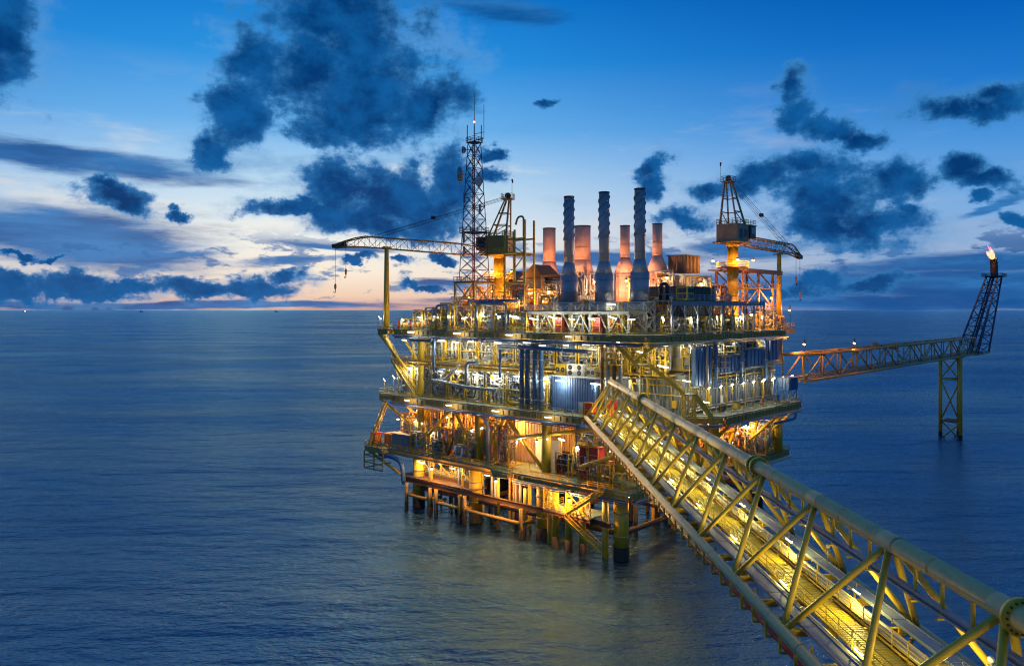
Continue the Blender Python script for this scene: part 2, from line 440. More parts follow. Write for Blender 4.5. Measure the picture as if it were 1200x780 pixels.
# rusty plate girders just above the waves
for (a, b_) in (((58, -2.2), (38, -2.2)), ((38, -2.2), (18, -1.8)), ((18, -1.8), (1, -1.8))):
    PL.part('walkway_girder', MB().ibeam(P(a[0], a[1], 6.4), P(b_[0], b_[1], 6.2), .5, .95), mat('beam_rust', (.10, .055, .03), .75, 0, .5, (.04, .025, .02)))
PL.part('walkway_plate', MB().box((-2.4, 36, 7.05), (2, 60, 7.2)), BRN)
# boat fender pipes
for a, b_, z in ((57, 49, 3.4), (47, 38.5, 3.2), (38, 21, 3.1)):
    PL.part('fender_pipe', MB().pipe([P(a, 0, z), P(a-.6, -3.2, z), P(b_+.6, -3.2, z), P(b_, 0, z)], .38, 10, 1.0), OLV)
for u in (56.5, 48.5, 46.5, 39, 37.5, 21.5):
    PL.part('fender_post', MB().tube([P(u, -3.2, 1.8), P(u, -3.2, 6.0)], .42, 10), OLV)
    PL.part('fender_post', MB().tube([P(u, -3.2, -3), P(u, -3.2, 1.8)], .45, 10), MAR)
# conductor pipes
for u in (13.2, 10.0, 6.8):
    PL.part('conductor_pipe', MB().tube([P(u, -2.6, 2.2), P(u, -2.6, 11.5)], .68, 14), YEL)
    PL.part('conductor_pipe', MB().tube([P(u, -2.6, -4), P(u, -2.6, 2.2)], .7, 14), MAR, label='black weed covered foot of a conductor pipe')
    PL.part('pipe_clamp', MB().tube([P(u, -2.6, 6.4), P(u, -2.6, 6.8)], .85, 14), BRN)
for u in (2.8,):
    PL.part('conductor_pipe', MB().tube([P(u, -1, -4), P(u, -1, 11.5)], .6, 12), YEL)
for u in (16.0,):
    PL.part('conductor_pipe', MB().tube([P(u, -1, -4), P(u, -1, 11.5)], .55, 12), YEL)
for i, u in enumerate([22.5, 25, 27.4, 29.8, 32, 34.4, 40.5, 43, 45.3, 50.5, 52.7, 54.6]):
    v = -1.0 + (i % 3)*1.4
    top = Z0-1.2 if i % 2 else 9.5
    m_ = GRY if i % 3 else YEL
    PL.part('riser_pipe', MB().tube([P(u, v, 2.0), P(u, v, top)], .3, 10), m_)
    PL.part('riser_pipe', MB().tube([P(u, v, -4), P(u, v, 2.0)], .36, 10), MAR, label='black weed covered foot of a riser')
for i in range(20):
    u = 19.5+i*1.75+RND.random()*.6; v = 2.4+RND.random()*3
    PL.part('conductor_pipe', MB().tube([P(u, v, -4), P(u, v, Z0-1)], .24, 8), RND.choice([YEL, OLV, GRY, BRN]))
for i in range(26):
    u = 3+RND.random()*52; v = 6+RND.random()*44
    PL.part('riser_pipe', MB().tube([P(u, v, -4), P(u, v, Z0-1)], .35+RND.random()*.25, 8), RND.choice([BRN, OLV, MAR]))

def deck(name, poly, z, depth, m_edge, joist_step=3.0, rail=True, gm=GRT, skip=()):
    pts = [(v, u) for u, v in poly]
    d = PL.part(name, MB().prism(pts, z-.22, z), gm)
    n = len(poly)
    for i in range(n):
        a = poly[i]; b_ = poly[(i+1) % n]
        A = P(a[0], a[1], z-.22-depth/2); B = P(b_[0], b_[1], z-.22-depth/2)
        e = (B-A).normalized()*.3
        PL.part('edge_girder', MB().ibeam(A+e, B-e, .55, depth-.02), m_edge, d)
        ln = (B-A).length
        if ln > 8 and i < 2 or name in ('main_deck', 'cellar_deck') and i > n-4 or i == n-1:
            nn = Vector((-(B-A).normalized().y, (B-A).normalized().x, 0))
            sm_ = MB(); q = .8
            while q < ln-.6:
                c_ = A+(B-A).normalized()*q
                sm_.bar(c_-nn*.26, c_+nn*.26, .06, depth-.28); q += 1.5
            PL.part('girder_stiffeners', sm_, m_edge, d, stuff=True)
            um_ = MB()
            for k_, r_ in enumerate((.11, .16, .09, .2)):
                off_ = Vector((0, 0, -depth/2-.25-.28*(k_ % 3)))+nn*(.3-.35*k_)*(1 if nn.x+nn.y > 0 else -1)
                um_.tube([A+e*2+off_, B-e*2+off_], r_, 6)
            PL.part('under_deck_pipes', um_, [BLU, GRY, PCK][i % 3], d, stuff=True)
        if rail and i not in skip:
            PL.part('guard_rail', rail_mb([P(a[0], a[1], z+.01), P(b_[0], b_[1], z+.01)], step=2.4, w=.075), YEL, d)
    us = [p[0] for p in poly]; vs = [p[1] for p in poly]
    u = min(us)+joist_step
    def span(u):
        xs = []
        for i in range(n):
            (u0, v0), (u1, v1) = poly[i], poly[(i+1) % n]
            if (u0-u)*(u1-u) < 0: xs.append(v0+(v1-v0)*(u-u0)/(u1-u0))
        return (min(xs), max(xs)) if len(xs) > 1 else None
    while u < max(us)-1:
        q = span(u)
        if q:
            mb = MB().ibeam(P(u, q[0]+.6, z-.25-depth*.36), P(u, min(q[1], 30), z-.25-depth*.36), .3, depth*.7)
            PL.part('joist', mb, m_edge, d)
        u += joist_step
    return d
deck('top_deck', [(-6, -1), (64, -1), (64, -2.5), (68.2, -2.5), (68.2, 5), (64, 5), (64, 56), (14, 58), (14, 77), (1, 77), (0, 58), (-6, 56)], Z3, 1.05, OLV)
deck('mezzanine_deck', [(8, 4), (64, 3.2), (64, 3), (70, 3), (70, 7), (64, 7), (64, 54), (-4, 54), (-4, 15), (8, 15)], Z2, .8, OLV)
deck('main_deck', [(8, -1), (65, -1), (65, 0), (70.8, 0), (70.8, 6), (65, 6), (65, 56), (-11, 52.5), (-11, 18)], Z1, 1.15, OLV, skip=(8,))
deck('cellar_deck', [(-4, -3), (24, -3), (24, -4.2), (29, -4.2), (29, -2.6), (64, -2.6), (64, -4), (71.2, -4), (71.2, 4), (64, 4), (64, 54), (-5, 60), (-5, 28), (-4, 20)], Z0, .95, OLV, gm=GRN)
# hanging sub cellar platforms
for (u0, u1, v0, v1, z) in ((40, 58, 1, 9, 8.0), (4, 15, -4, 2, 7.4)):
    d = PL.part('hanging_platform', MB().box((v0, u0, z-.2), (v1, u1, z)), GRT)
    PL.part('guard_rail', rail_mb([P(u0, v0, z), P(u1, v0, z), P(u1, v1, z)], step=1.6, w=.08), YEL, d)
    PL.part('edge_girder', MB().ibeam(P(u0, v0, z-.5), P(u1, v0, z-.5), .3, .6), BRN, d)
    k = int((u1-u0)/5)
    for i in range(k+1):
        u = u0+(u1-u0)*i/k
        PL.part('hanger', MB().bar(P(u, v0, z), P(u, v0, Z0-1.3), .22), YEL, d)
        if i < k: PL.part('hanger_brace', MB().bar(P(u, v0, z), P(u+(u1-u0)/k, v0, Z0-1.3), .16), YEL, d)
# under-deck tip frame on the far left and cantilever struts
mb = MB()
for z in (10.6, 9.0, 7.6): mb.bar(P(71.2, -4, z), P(64, -4, z), .25); mb.bar(P(71.2, -4, z), P(71.2, 4, z), .25)
PL.part('tip_frame', mb, OLV)
for u in (71.2, 67.5, 64): PL.part('tip_post', MB().bar(P(u, -4, 7.5), P(u, -4, Z0-1.3), .25), OLV)
PL.part('elbow_duct', MB().pipe([P(66.5, -3, 11.2), P(61.5, -3.2, 11.2), P(58.5, -3, 10.4), P(57.6, -3, 5.5)], .55, 14, 3.2), BLU)
for a, b_ in (((68, -2, Z3-1.2), (60, 0, 31)), ((67.5, 4, Z3-1.2), (60, 4, 32)), ((69, 3, Z2-.9), (65, 3, 27)), ((70.5, 0, Z1-1.3), (59, 1, 18)), ((70, 5, Z1-1.3), (59, 5, 18)),
              ((70.5, -3.5, Z0-1.1), (59, -1.5, 6.5)), ((-10.5, 22, Z1-1.6), (-3, 24, 17)), ((-10.5, 44, Z1-1.6), (-3, 42, 16)), ((-10.5, 51, Z1-1.3), (-3, 54, 17)),
              ((-5.5, 3, Z3-1.6), (0, 3, 35)), ((3, 75, Z3-1.6), (3, 58, 33))):
    PL.part('cantilever_brace', MB().tube([P(*a), P(*b_)], .32, 10), YEL)
PL.part('corner_column', MB().tube([P(-6.5, 22, Z0), P(-6.5, 22, Z1-1.5)], 1.0, 14), YEL)
PL.part('corner_column', MB().tube([P(-5, 54, Z2), P(-5, 54, Z3-1.5)], 1.0, 14), ORG, label='corner column painted as orange lit under the right crane deck')  # orange lamplight on this column is put into its paint
PL.part('corner_column', MB().tube([P(-5, 54, Z0), P(-5, 54, Z1-1.5)], 1.0, 14), YEL)
# heavy yellow diagonals of the cellar storey
for a, b_ in (((27, -1, 19.0), (8, 4, 22.2)), ((8, -2, 15.8), (-2, 4, 20)), ((57, 0, Z0+.3), (45, 0, Z1-1.6)), ((19, 1, Z0+.2), (30, 1, Z1-1.6)), ((38, 2, Z0), (30, 2, Z1-1.6)), ((38, 2, Z0), (47, 2, Z1-1.6))):
    PL.part('storey_brace', MB().tube([P(*a), P(*b_)], .4, 12), YEL)
for i in range(5):
    a = 8+i*10
    for za, zb in ((Z1, Z2), (Z2, Z3)):
        PL.part('storey_brace', MB().tube([P(a, 5.5, za), P(a+(8 if i % 2 else -2), 5.5, zb-1.2)], .15, 8), [YEL, GRY, BLU, YEL, GRY][i])
for i, v in enumerate((20, 30, 40, 50)):
    PL.part('storey_brace', MB().tube([P(-4, v, Z0), P(-4, v+8, Z1-1.6)], .35, 8), YEL)
# stairs
ST = Thing('stair_flight', 'long yellow stair climbing from the bridge landing to the top deck in two flights', 'stairs', (0, 0, 0), WF)
ST.org = Vector((26, 146, Z1)); ST.o.location = ST.org
sd = Vector((0, 1, 0))
stair(ST, (17.3, 145.0, Z3-.1), (22.6, 145.2, 35.0), 2.3, sd); stair(ST, (25.0, 145.3, 35.0), (31.5, 146.2, 29.6), 2.3, sd); stair(ST, (33.4, 146.5, 29.6), (37.0, 147.4, 25.1), 2.3, sd)
for (x0, x1, z) in ((22.5, 25.1, 35.0), (31.4, 33.5, 29.6)):
    ST.part('landing', MB().box((x0, 144.3, z-.2), (x1, 147.4, z)), GRT)
    ST.part('landing_rail', rail_mb([(x0, 144.3, z), (x1, 144.3, z)], step=1.2, w=.09), YEL)
tw = MB(); lattice(tw, [(31.5, 144.6, 25), (33.4, 144.6, 25), (33.4, 147.2, 25), (31.5, 147.2, 25)], [(31.5, 144.6, 29.4), (33.4, 144.6, 29.4), (33.4, 147.2, 29.4), (31.5, 147.2, 29.4)], 2, .14, True, .22)
ST.part('landing_tower', tw, YEL)
for k, (a, b_, lb) in enumerate((((67.4, -1.9, Z3-.3), (66.5, 2.2, 33.1), 'short yellow stair under the left crane rest'),
                     ((66, .6, 33.0), (57, .2, 25.2), 'yellow stair going down beside the left pipework to the main deck'),
                     ((66, -1.8, 22.5), (70.3, -3.0, Z0+.1), 'yellow stair down to the far left tip of the cellar deck'),
                     ((1, -4.3, Z0-.2), (8.5, -4.6, 7.6), 'yellow stair down to the small hanging platform'),
                     ((8.2, -5.6, 7.0), (1, -5.2, 2.6), 'lowest yellow stair reaching down towards the waves'))):
    T = Thing('stair_flight', lb, 'stairs', P(*b_))
    stair(T, P(*a), P(*b_), 1.1, (P(*b_)-P(*a)).cross(Vector((0, 0, 1))).normalized())
for z in (Z2, Z3):
    pass

# ------------------------------------------------------------------ lamps
tube_me = MB().box((-1.0, -.11, -.12), (1.0, .11, .09)).mesh('tube', E_TUBE)
hous_me = MB().box((-1.05, -.13, .095), (1.05, .13, .2)).mesh('housing', GRY)
post_me = MB().tube([(0, 0, -2.6), (0, 0, .0)], .05, 6).bar((0, 0, 0), (0, 0, .1), .1).mesh('lamp_post', YEL)
drop_me = MB().bar((0, 0, .2), (0, 0, .75), .06).mesh('hanger', GRY)
WARM = (1.0, .86, .50); COOL = (1.0, .92, .68); SODC = (1.0, .43, .09)
NL = [0]
E_BTUBE = emis('bridge_tube_glow', (1, .84, .42), 7)
btube_me = MB().box((-.6, -.07, -.08), (.6, .07, .06)).mesh('tube', E_BTUBE)
bhous_me = MB().box((-.62, -.09, .062), (.62, .09, .13)).mesh('housing', GRY)
def tube_light(p, label, group, frame=PF, rz=0.0, tilt=0.0, post=False, power=420, color=COOL):
    T = Thing('tube_light', label, 'lamp', p, frame, group)
    T.o.matrix_world = frame @ Matrix.Translation(Vector(p)) @ Matrix.Rotation(rz, 4, 'Z') @ Matrix.Rotation(tilt, 4, 'Y')
    T.o.scale = (RND.uniform(.65, 1.1),)*3
    T.shared('tube', btube_me if frame is BF else tube_me); T.shared('housing', bhous_me if frame is BF else hous_me)
    if post:
        q = T.shared('lamp_post', post_me); q.rotation_euler = (0, -tilt, 0)
        z_ = Vector(p).z; fl_ = max([d_ for d_ in (Z0, Z1, Z3, 44.9) if d_ < z_-1.2 and not (d_ == 44.9 and not (3 <= p[0] <= 9))] or [z_-2.6])
        q.scale = (1, 1, (z_-fl_)/2.6/T.o.scale[0]) if frame is PF else (1, 1, 1)
    else: T.shared('hanger', drop_me)
    if power: T.light((0, 0, -.3), power*(1.9 if frame is BF else 1.45), color, .12)
    NL[0] += 1
bulb_me = MB().ball((0, 0, 0), .30, 10).mesh('bulb', E_SOD)
shade_me = MB().tube([(0, 0, .05), (0, 0, .38)], .42, 12, True, [.45, .22]).mesh('shade', DRK)
arm_me = MB().bar((0, 0, .38), (0, 0, 1.1), .09).mesh('bracket', DRK)
def flood(p, label, power=2500, frame=PF, group=None, color=SODC, arm=True, post=0):
    T = Thing('floodlight', label, 'lamp', p, frame, group)
    T.shared('bulb', bulb_me); T.shared('shade', shade_me)
    if arm: T.shared('bracket', arm_me)
    if post: T.part('lamp_post', MB().tube([Vector(p)+Vector((.5, 0, -post)), Vector(p)+Vector((.5, 0, 1.1)), Vector(p)+Vector((0, 0, 1.1))], .07, 6), DRK)
    T.light((0, 0, -.42), power*(2.6 if 9 < p[2] < 24 else 1.5), color, .15)
rr = lambda a, b_: a+(b_-a)*RND.random()
RZL = PI/2      # tubes along the left face run along u
tiers = [(Z3-2.3, 'under the top deck on the left face', .8), (Z2-1.7, 'under the mezzanine on the left face', .9)]
for z, w, v in tiers:
    for i in range(10):
        u = 8+i*6.1+rr(-1.5, 1.5)
        tube_light(P(u, v+rr(0, 1.6), z+rr(-.3, .2)), 'white tube light hung '+w, 'tube lights '+w, rz=RZL+rr(-.15, .15), power=720)
    for i in range(6):
        u = 10+i*9.5+rr(-2, 2)
        tube_light(P(u, 8+rr(0, 3), z+rr(-.3, .2)), 'white tube light deep '+w.replace(' on the left face', ''), 'deep tube lights '+w, rz=RZL, power=1200)
for i in range(9):
    v = 17+i*4.6
    tube_light(P(-8.2, v, 30.2), 'tube light on a post along the right walkway', 'wall lights of the right walkway', rz=.7, tilt=.30, post=True, power=300)
for i in range(6):
    tube_light(P(-4.4, 8+i*9, Z3-2.2), 'tube light under the top deck on the right face', 'tube lights under the top deck on the right face', rz=0, power=480)
for i in range(7):
    tube_light(P(rr(10, 62), rr(0, 2), Z0+rr(3.5, 7)), 'tube light post among the cellar deck machinery', 'tube lights on the cellar deck', rz=rr(0, 3), tilt=.35, post=True, power=360)
for (u, v, z) in ((70, -1.5, 17.2), (68, -2, 20), (70, 1, 28.2), (67, 1.5, 29), (68, -1.8, 43.2), (61, -.6, 42.8)):
    tube_light(P(u, v, z), 'tube light post at the far left end', 'tube lights at the far left end', rz=1.2, tilt=-.35, post=True, power=300)
for i in range(9):
    tube_light(P(rr(-4, 2), rr(36, 58), Z0+rr(2.5, 8.5)), 'tube light in the cellar cluster under the right walkway', 'tube lights of the right cellar cluster', rz=rr(0, 1.2), tilt=.35, post=True, power=420, color=WARM)
for i in range(13):
    tube_light(P(-2+i*4.8, rr(0, 1.4), Z3+rr(2.6, 3.4)), 'tube light post on the near top deck edge', 'tube lights along the top deck edge', rz=RZL+rr(-.4, .4), tilt=rr(-.4, .4), post=True, power=380)
for i in range(9):
    tube_light(P(rr(4, 50), rr(8, 26), Z3+rr(4.5, 9)), 'tube light among the upper machinery of the top deck', 'tube lights among the upper machinery', rz=rr(0, 3), tilt=rr(-.4, .4), post=True, power=450)
for i in range(5):
    tube_light(P(-5, 6+i*10, Z3+2.9), 'tube light post on the right top deck edge', 'tube lights along the right top deck edge', rz=.4, tilt=.35, post=True, power=320)
for i in range(5):
    tube_light(P(5+i*2.2, rr(-3, 0), 10.9), 'tube light glowing above the small hanging platform', 'tube lights over the hanging platform', rz=RZL, power=260, color=WARM)
for i in range(4):
    tube_light(P(43+i*4, 2.5, 11.0), 'tube light above the left hanging platform', 'tube lights over the left hanging platform', rz=RZL, power=240)
for i in range(5):
    tube_light(P(3+i*4, 1+rr(-1, 1), Z0+rr(4, 8)), 'tube light near the red machinery on the cellar deck', 'tube lights near the red machinery', rz=rr(0, 3), post=True, tilt=.3, power=340)
for i in range(4):  # lamps added outboard to brighten the deck girders and legs
    tube_light(P(10+i*15.2, -2.7, Z3-.5), 'added tube light outside the top deck edge', 'added lights outside the top deck edge', rz=RZL, power=110)
    tube_light(P(15+i*14, -2.7, Z1-.5), 'added tube light below the main deck edge', 'added lights below the main deck edge', rz=RZL, power=110, color=WARM)
for i in range(6):
    tube_light(P(1+i*10.5, -1.6 if i else 2.5, Z0-2.0), 'tube light below the cellar deck edge', 'lights slung below the cellar deck edge', rz=RZL, power=330, color=WARM)
for i, (x, y, z) in enumerate(((19, 146.4, 39.2), (23.8, 146.9, 37.2), (28, 147, 34.5), (32.4, 147.2, 31.8), (36, 148.4, 27.8), (22, 148, 29))):  # lamps added to brighten the stair and the wall behind it
    tube_light((x, y, z), 'added tube light beside the long yellow stair', 'added tube lights along the long stair', WF, rz=.3, tilt=.2, power=260)
# sodium lamps
for (u, v, z, pw, lb) in ((38.5, 1.2, 20.8, 2600, 'brightest orange floodlight in the middle of the cellar storey'),
                          (60, 3, 21.5, 1700, 'orange floodlight at the left of the cellar storey'),
                          (52, 5, 20.5, 1700, 'orange floodlight between the left cellar braces'),
                          (46, 9, 22, 2200, 'orange floodlight deep behind the cellar pipes'),
                          (30, 6, 21.5, 2200, 'orange floodlight above the white corrugated cellar wall'),
                          (22, 2, 18.6, 900, 'small orange floodlight beside the corrugated cellar wall'),
                          (66, 2, 19, 900, 'orange floodlight beside the grey cellar container'),
                          (-1, 30, 21.5, 1700, 'orange floodlight inside the right cellar bay'),
                          (-2, 40, 22, 1200, 'orange floodlight over the right cellar cluster'),
                          (50, 1, 11.0, 800, 'orange lamp under the left part of the cellar deck'),
                          (30, 1, 11.0, 800, 'orange lamp under the middle of the cellar deck'),
                          (17, 1, 11.0, 1300, 'orange lamp under the cellar deck behind the conductor pipes'),
                          (1, 14, 11.0, 1900, 'orange lamp under the right side of the cellar deck'),
                          (8, -5.0, 10.4, 4200, 'strong sodium lamp hanging over the water in front of the conductor pipes'),
                          (27, -4.6, 11.0, 2200, 'strong sodium lamp under the jutting step of the cellar deck'),
                          (47, -4.0, 10.6, 900, 'sodium lamp over the water at the left hanging platform'),
                          (14, 14, 21, 1500, 'orange floodlight behind the red cellar machinery')):
    flood(P(u, v, z), lb, pw)

# ------------------------------------------------------------------ spiral and salmon exhaust stacks
def stack(u, v, ztop, r1, r2, zs0, zs1, zbase, m, label, spiral, bands):
    T = Thing('exhaust_stack', label, 'chimney', P(u, v, Z3))
    sh = MB().tube([P(u, v, zs1), P(u, v, ztop)], r1, 28)
    T.part('upper_shaft', sh, m)
    T.part('cone', MB().tube([P(u, v, zs0), P(u, v, zs1)], r1, 28, True, [r2, r1]), m)
    T.part('lower_shaft', MB().tube([P(u, v, zbase), P(u, v, zs0)], r2, 28), m)
    T.part('rim', MB().tube([P(u, v, ztop), P(u, v, ztop+.25)], r1+.08, 28), DRK)
    for z in bands:
        rb = r1 if z > zs1 else r2
        T.part('band', MB().tube([P(u, v, z), P(u, v, z+.16)], rb+.09, 28), GRY if spiral else SAL)
    if spiral:
        for k in range(3):
            pts = []
            for i in range(49):
                t = i/48; a = 2*PI*(t*1.6+k/3)
                pts.append(P(u+math.cos(a)*(r1+.07), v+math.sin(a)*(r1+.07), ztop-.4-t*8.6))
            T.part('spiral_strake', MB().tube(pts, .12, 6), GRY)
    if zbase > Z3+2:
        lb_ = MB(); q = r2+.2
        c0 = [P(u-q, v-q, Z3), P(u+q, v-q, Z3), P(u+q, v+q, Z3), P(u-q, v+q, Z3)]
        c1 = [p+Vector((0, 0, zbase-Z3)) for p in c0]
        for a, b_ in zip(c0, c1): T.part('support_post', MB().bar(a, b_, .32), WHT)
        lattice(lb_, c0, c1, 2, .18, False)
        T.part('support_bracing', lb_, WHT, stuff=True)
    return T
for (u, top, nm, lb) in ((4.0, 68.4, 'right', 'dark blue spiral straked exhaust stack, tallest and rightmost of three'), (12.6, 68.6, 'mid', 'middle blue grey spiral straked exhaust stack'), (21.7, 68.6, 'left', 'left blue grey spiral straked exhaust stack beside the yellow gantry')):
    T = stack(u, 12, top, 1.05, 1.85, 52.2, 54.8, 46.5, BLS, lb, True, (59.5, 56.2, 51, 48.6))
    # silencer casing and walkway beneath each
    T.part('silencer_casing', MB().box((10.6, u-1.9, 44.95), (13.6, u+1.9, 46.5)), GRY)
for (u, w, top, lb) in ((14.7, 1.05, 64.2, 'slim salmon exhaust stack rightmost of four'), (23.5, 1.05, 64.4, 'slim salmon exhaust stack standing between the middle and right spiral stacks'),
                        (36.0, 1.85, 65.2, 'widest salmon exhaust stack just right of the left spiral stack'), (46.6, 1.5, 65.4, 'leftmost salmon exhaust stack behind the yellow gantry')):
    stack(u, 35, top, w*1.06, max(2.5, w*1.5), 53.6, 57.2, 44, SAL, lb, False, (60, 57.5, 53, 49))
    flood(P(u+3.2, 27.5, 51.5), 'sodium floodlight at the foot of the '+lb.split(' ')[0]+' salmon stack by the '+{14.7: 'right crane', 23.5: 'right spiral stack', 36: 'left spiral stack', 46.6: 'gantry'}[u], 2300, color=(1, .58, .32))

# ------------------------------------------------------------------ lattice radio mast
MA = Thing('radio_mast', 'tall purple grey lattice radio mast with dish antennas on a yellow braced cage', 'mast', P(43, 5, Z3))
PUR = mat('mast_paint', (.15, .08, .10), .5, .2, .3, rust)
def sq(u, v, z, q): return [P(u-q, v-q, z), P(u+q, v-q, z), P(u+q, v+q, z), P(u-q, v+q, z)]
cg0, cg1 = sq(43, 5, Z3, 3.0), sq(43, 5, 51.0, 3.0)
for a, b_ in zip(cg0, cg1): MA.part('cage_post', MB().bar(a, b_, .42), OLV)
MA.part('cage_bracing', lattice(MB(), cg0, cg1, 2, .22, False), OLV, stuff=True)
lg0, lg1 = sq(43, 5, 51.0, 2.4), sq(43, 5, 82.0, 1.0)
for a, b_ in zip(lg0, lg1): MA.part('mast_leg', MB().bar(a, b_, .17), PUR)
MA.part('mast_bracing', lattice(MB(), lg0, lg1, 11, .10, False), PUR, stuff=True)
MA.part('ladder', lattice(MB(), [P(42.7, 4.8, 51), P(43.3, 4.8, 51)], [P(42.7, 4.8, 82), P(43.3, 4.8, 82)], 40, .07, True, .12, False), RED)
for z, q in ((51.1, 3.3), (62, 2.3), (82, 1.3)):
    MA.part('mast_platform', MB().box((5-q, 43-q, z), (5+q, 43+q, z+.15)), DRK)
    MA.part('mast_rail', rail_mb(sq(43, 5, z+.15, q), step=1.2, w=.08, closed=True), PUR)
for du, dv in ((1.1, -1.1), (-1.1, -1.1), (1.1, 1.1), (-1.1, 1.1)): MA.part('top_post', MB().bar(P(43+du, 5+dv, 82), P(43+du, 5+dv, 86), .14), PUR)
MA.part('whip_antenna', MB().tube([P(43, 5, 82), P(43, 5, 93)], .09, 6, True, [.12, .04]), DRK)
MA.part('whip_antenna', MB().tube([P(40, 5, 82.5), P(40, 5, 90)], .06, 6), DRK)
MA.part('antenna_arm', MB().bar(P(43, 5, 82.6), P(40, 5, 82.6), .1).bar(P(43, 5, 84), P(40, 5, 84), .1), DRK)
def dish(T, c, r, du):
    """round dish facing along u"""
    c = Vector(c); ax = P(du, -.6, 0).normalized()
    T.part('dish_antenna', MB().tube([c, c+ax*.15, c+ax*.45, c+ax*.8], r, 18, True, [r*.25, r*.6, r*.92, r]), GRY)
    T.part('dish_bracket', MB().bar(c, c-ax*1.6, .12), DRK)
dish(MA, P(45.6, 4, 75.2), 1.9, 1.0); dish(MA, P(44.6, 4, 80.6), .8, 1.0); dish(MA, P(41, 4, 73), .9, -1.0)
for z, du in ((69, 2.6), (66, -2.4), (60, 2.8), (72, -2.1), (57, 2.6)):
    MA.part('panel_antenna', MB().box((4.2, 43+du-.2, z), (4.6, 43+du+.2, z+2.2)), GRY)
    MA.part('antenna_arm', MB().bar(P(43, 4.4, z+1), P(43+du, 4.4, z+1), .09), DRK)
MA.part('beacon', MB().ball(P(41.9, 3.9, 86.3), .22, 8), E_RED)

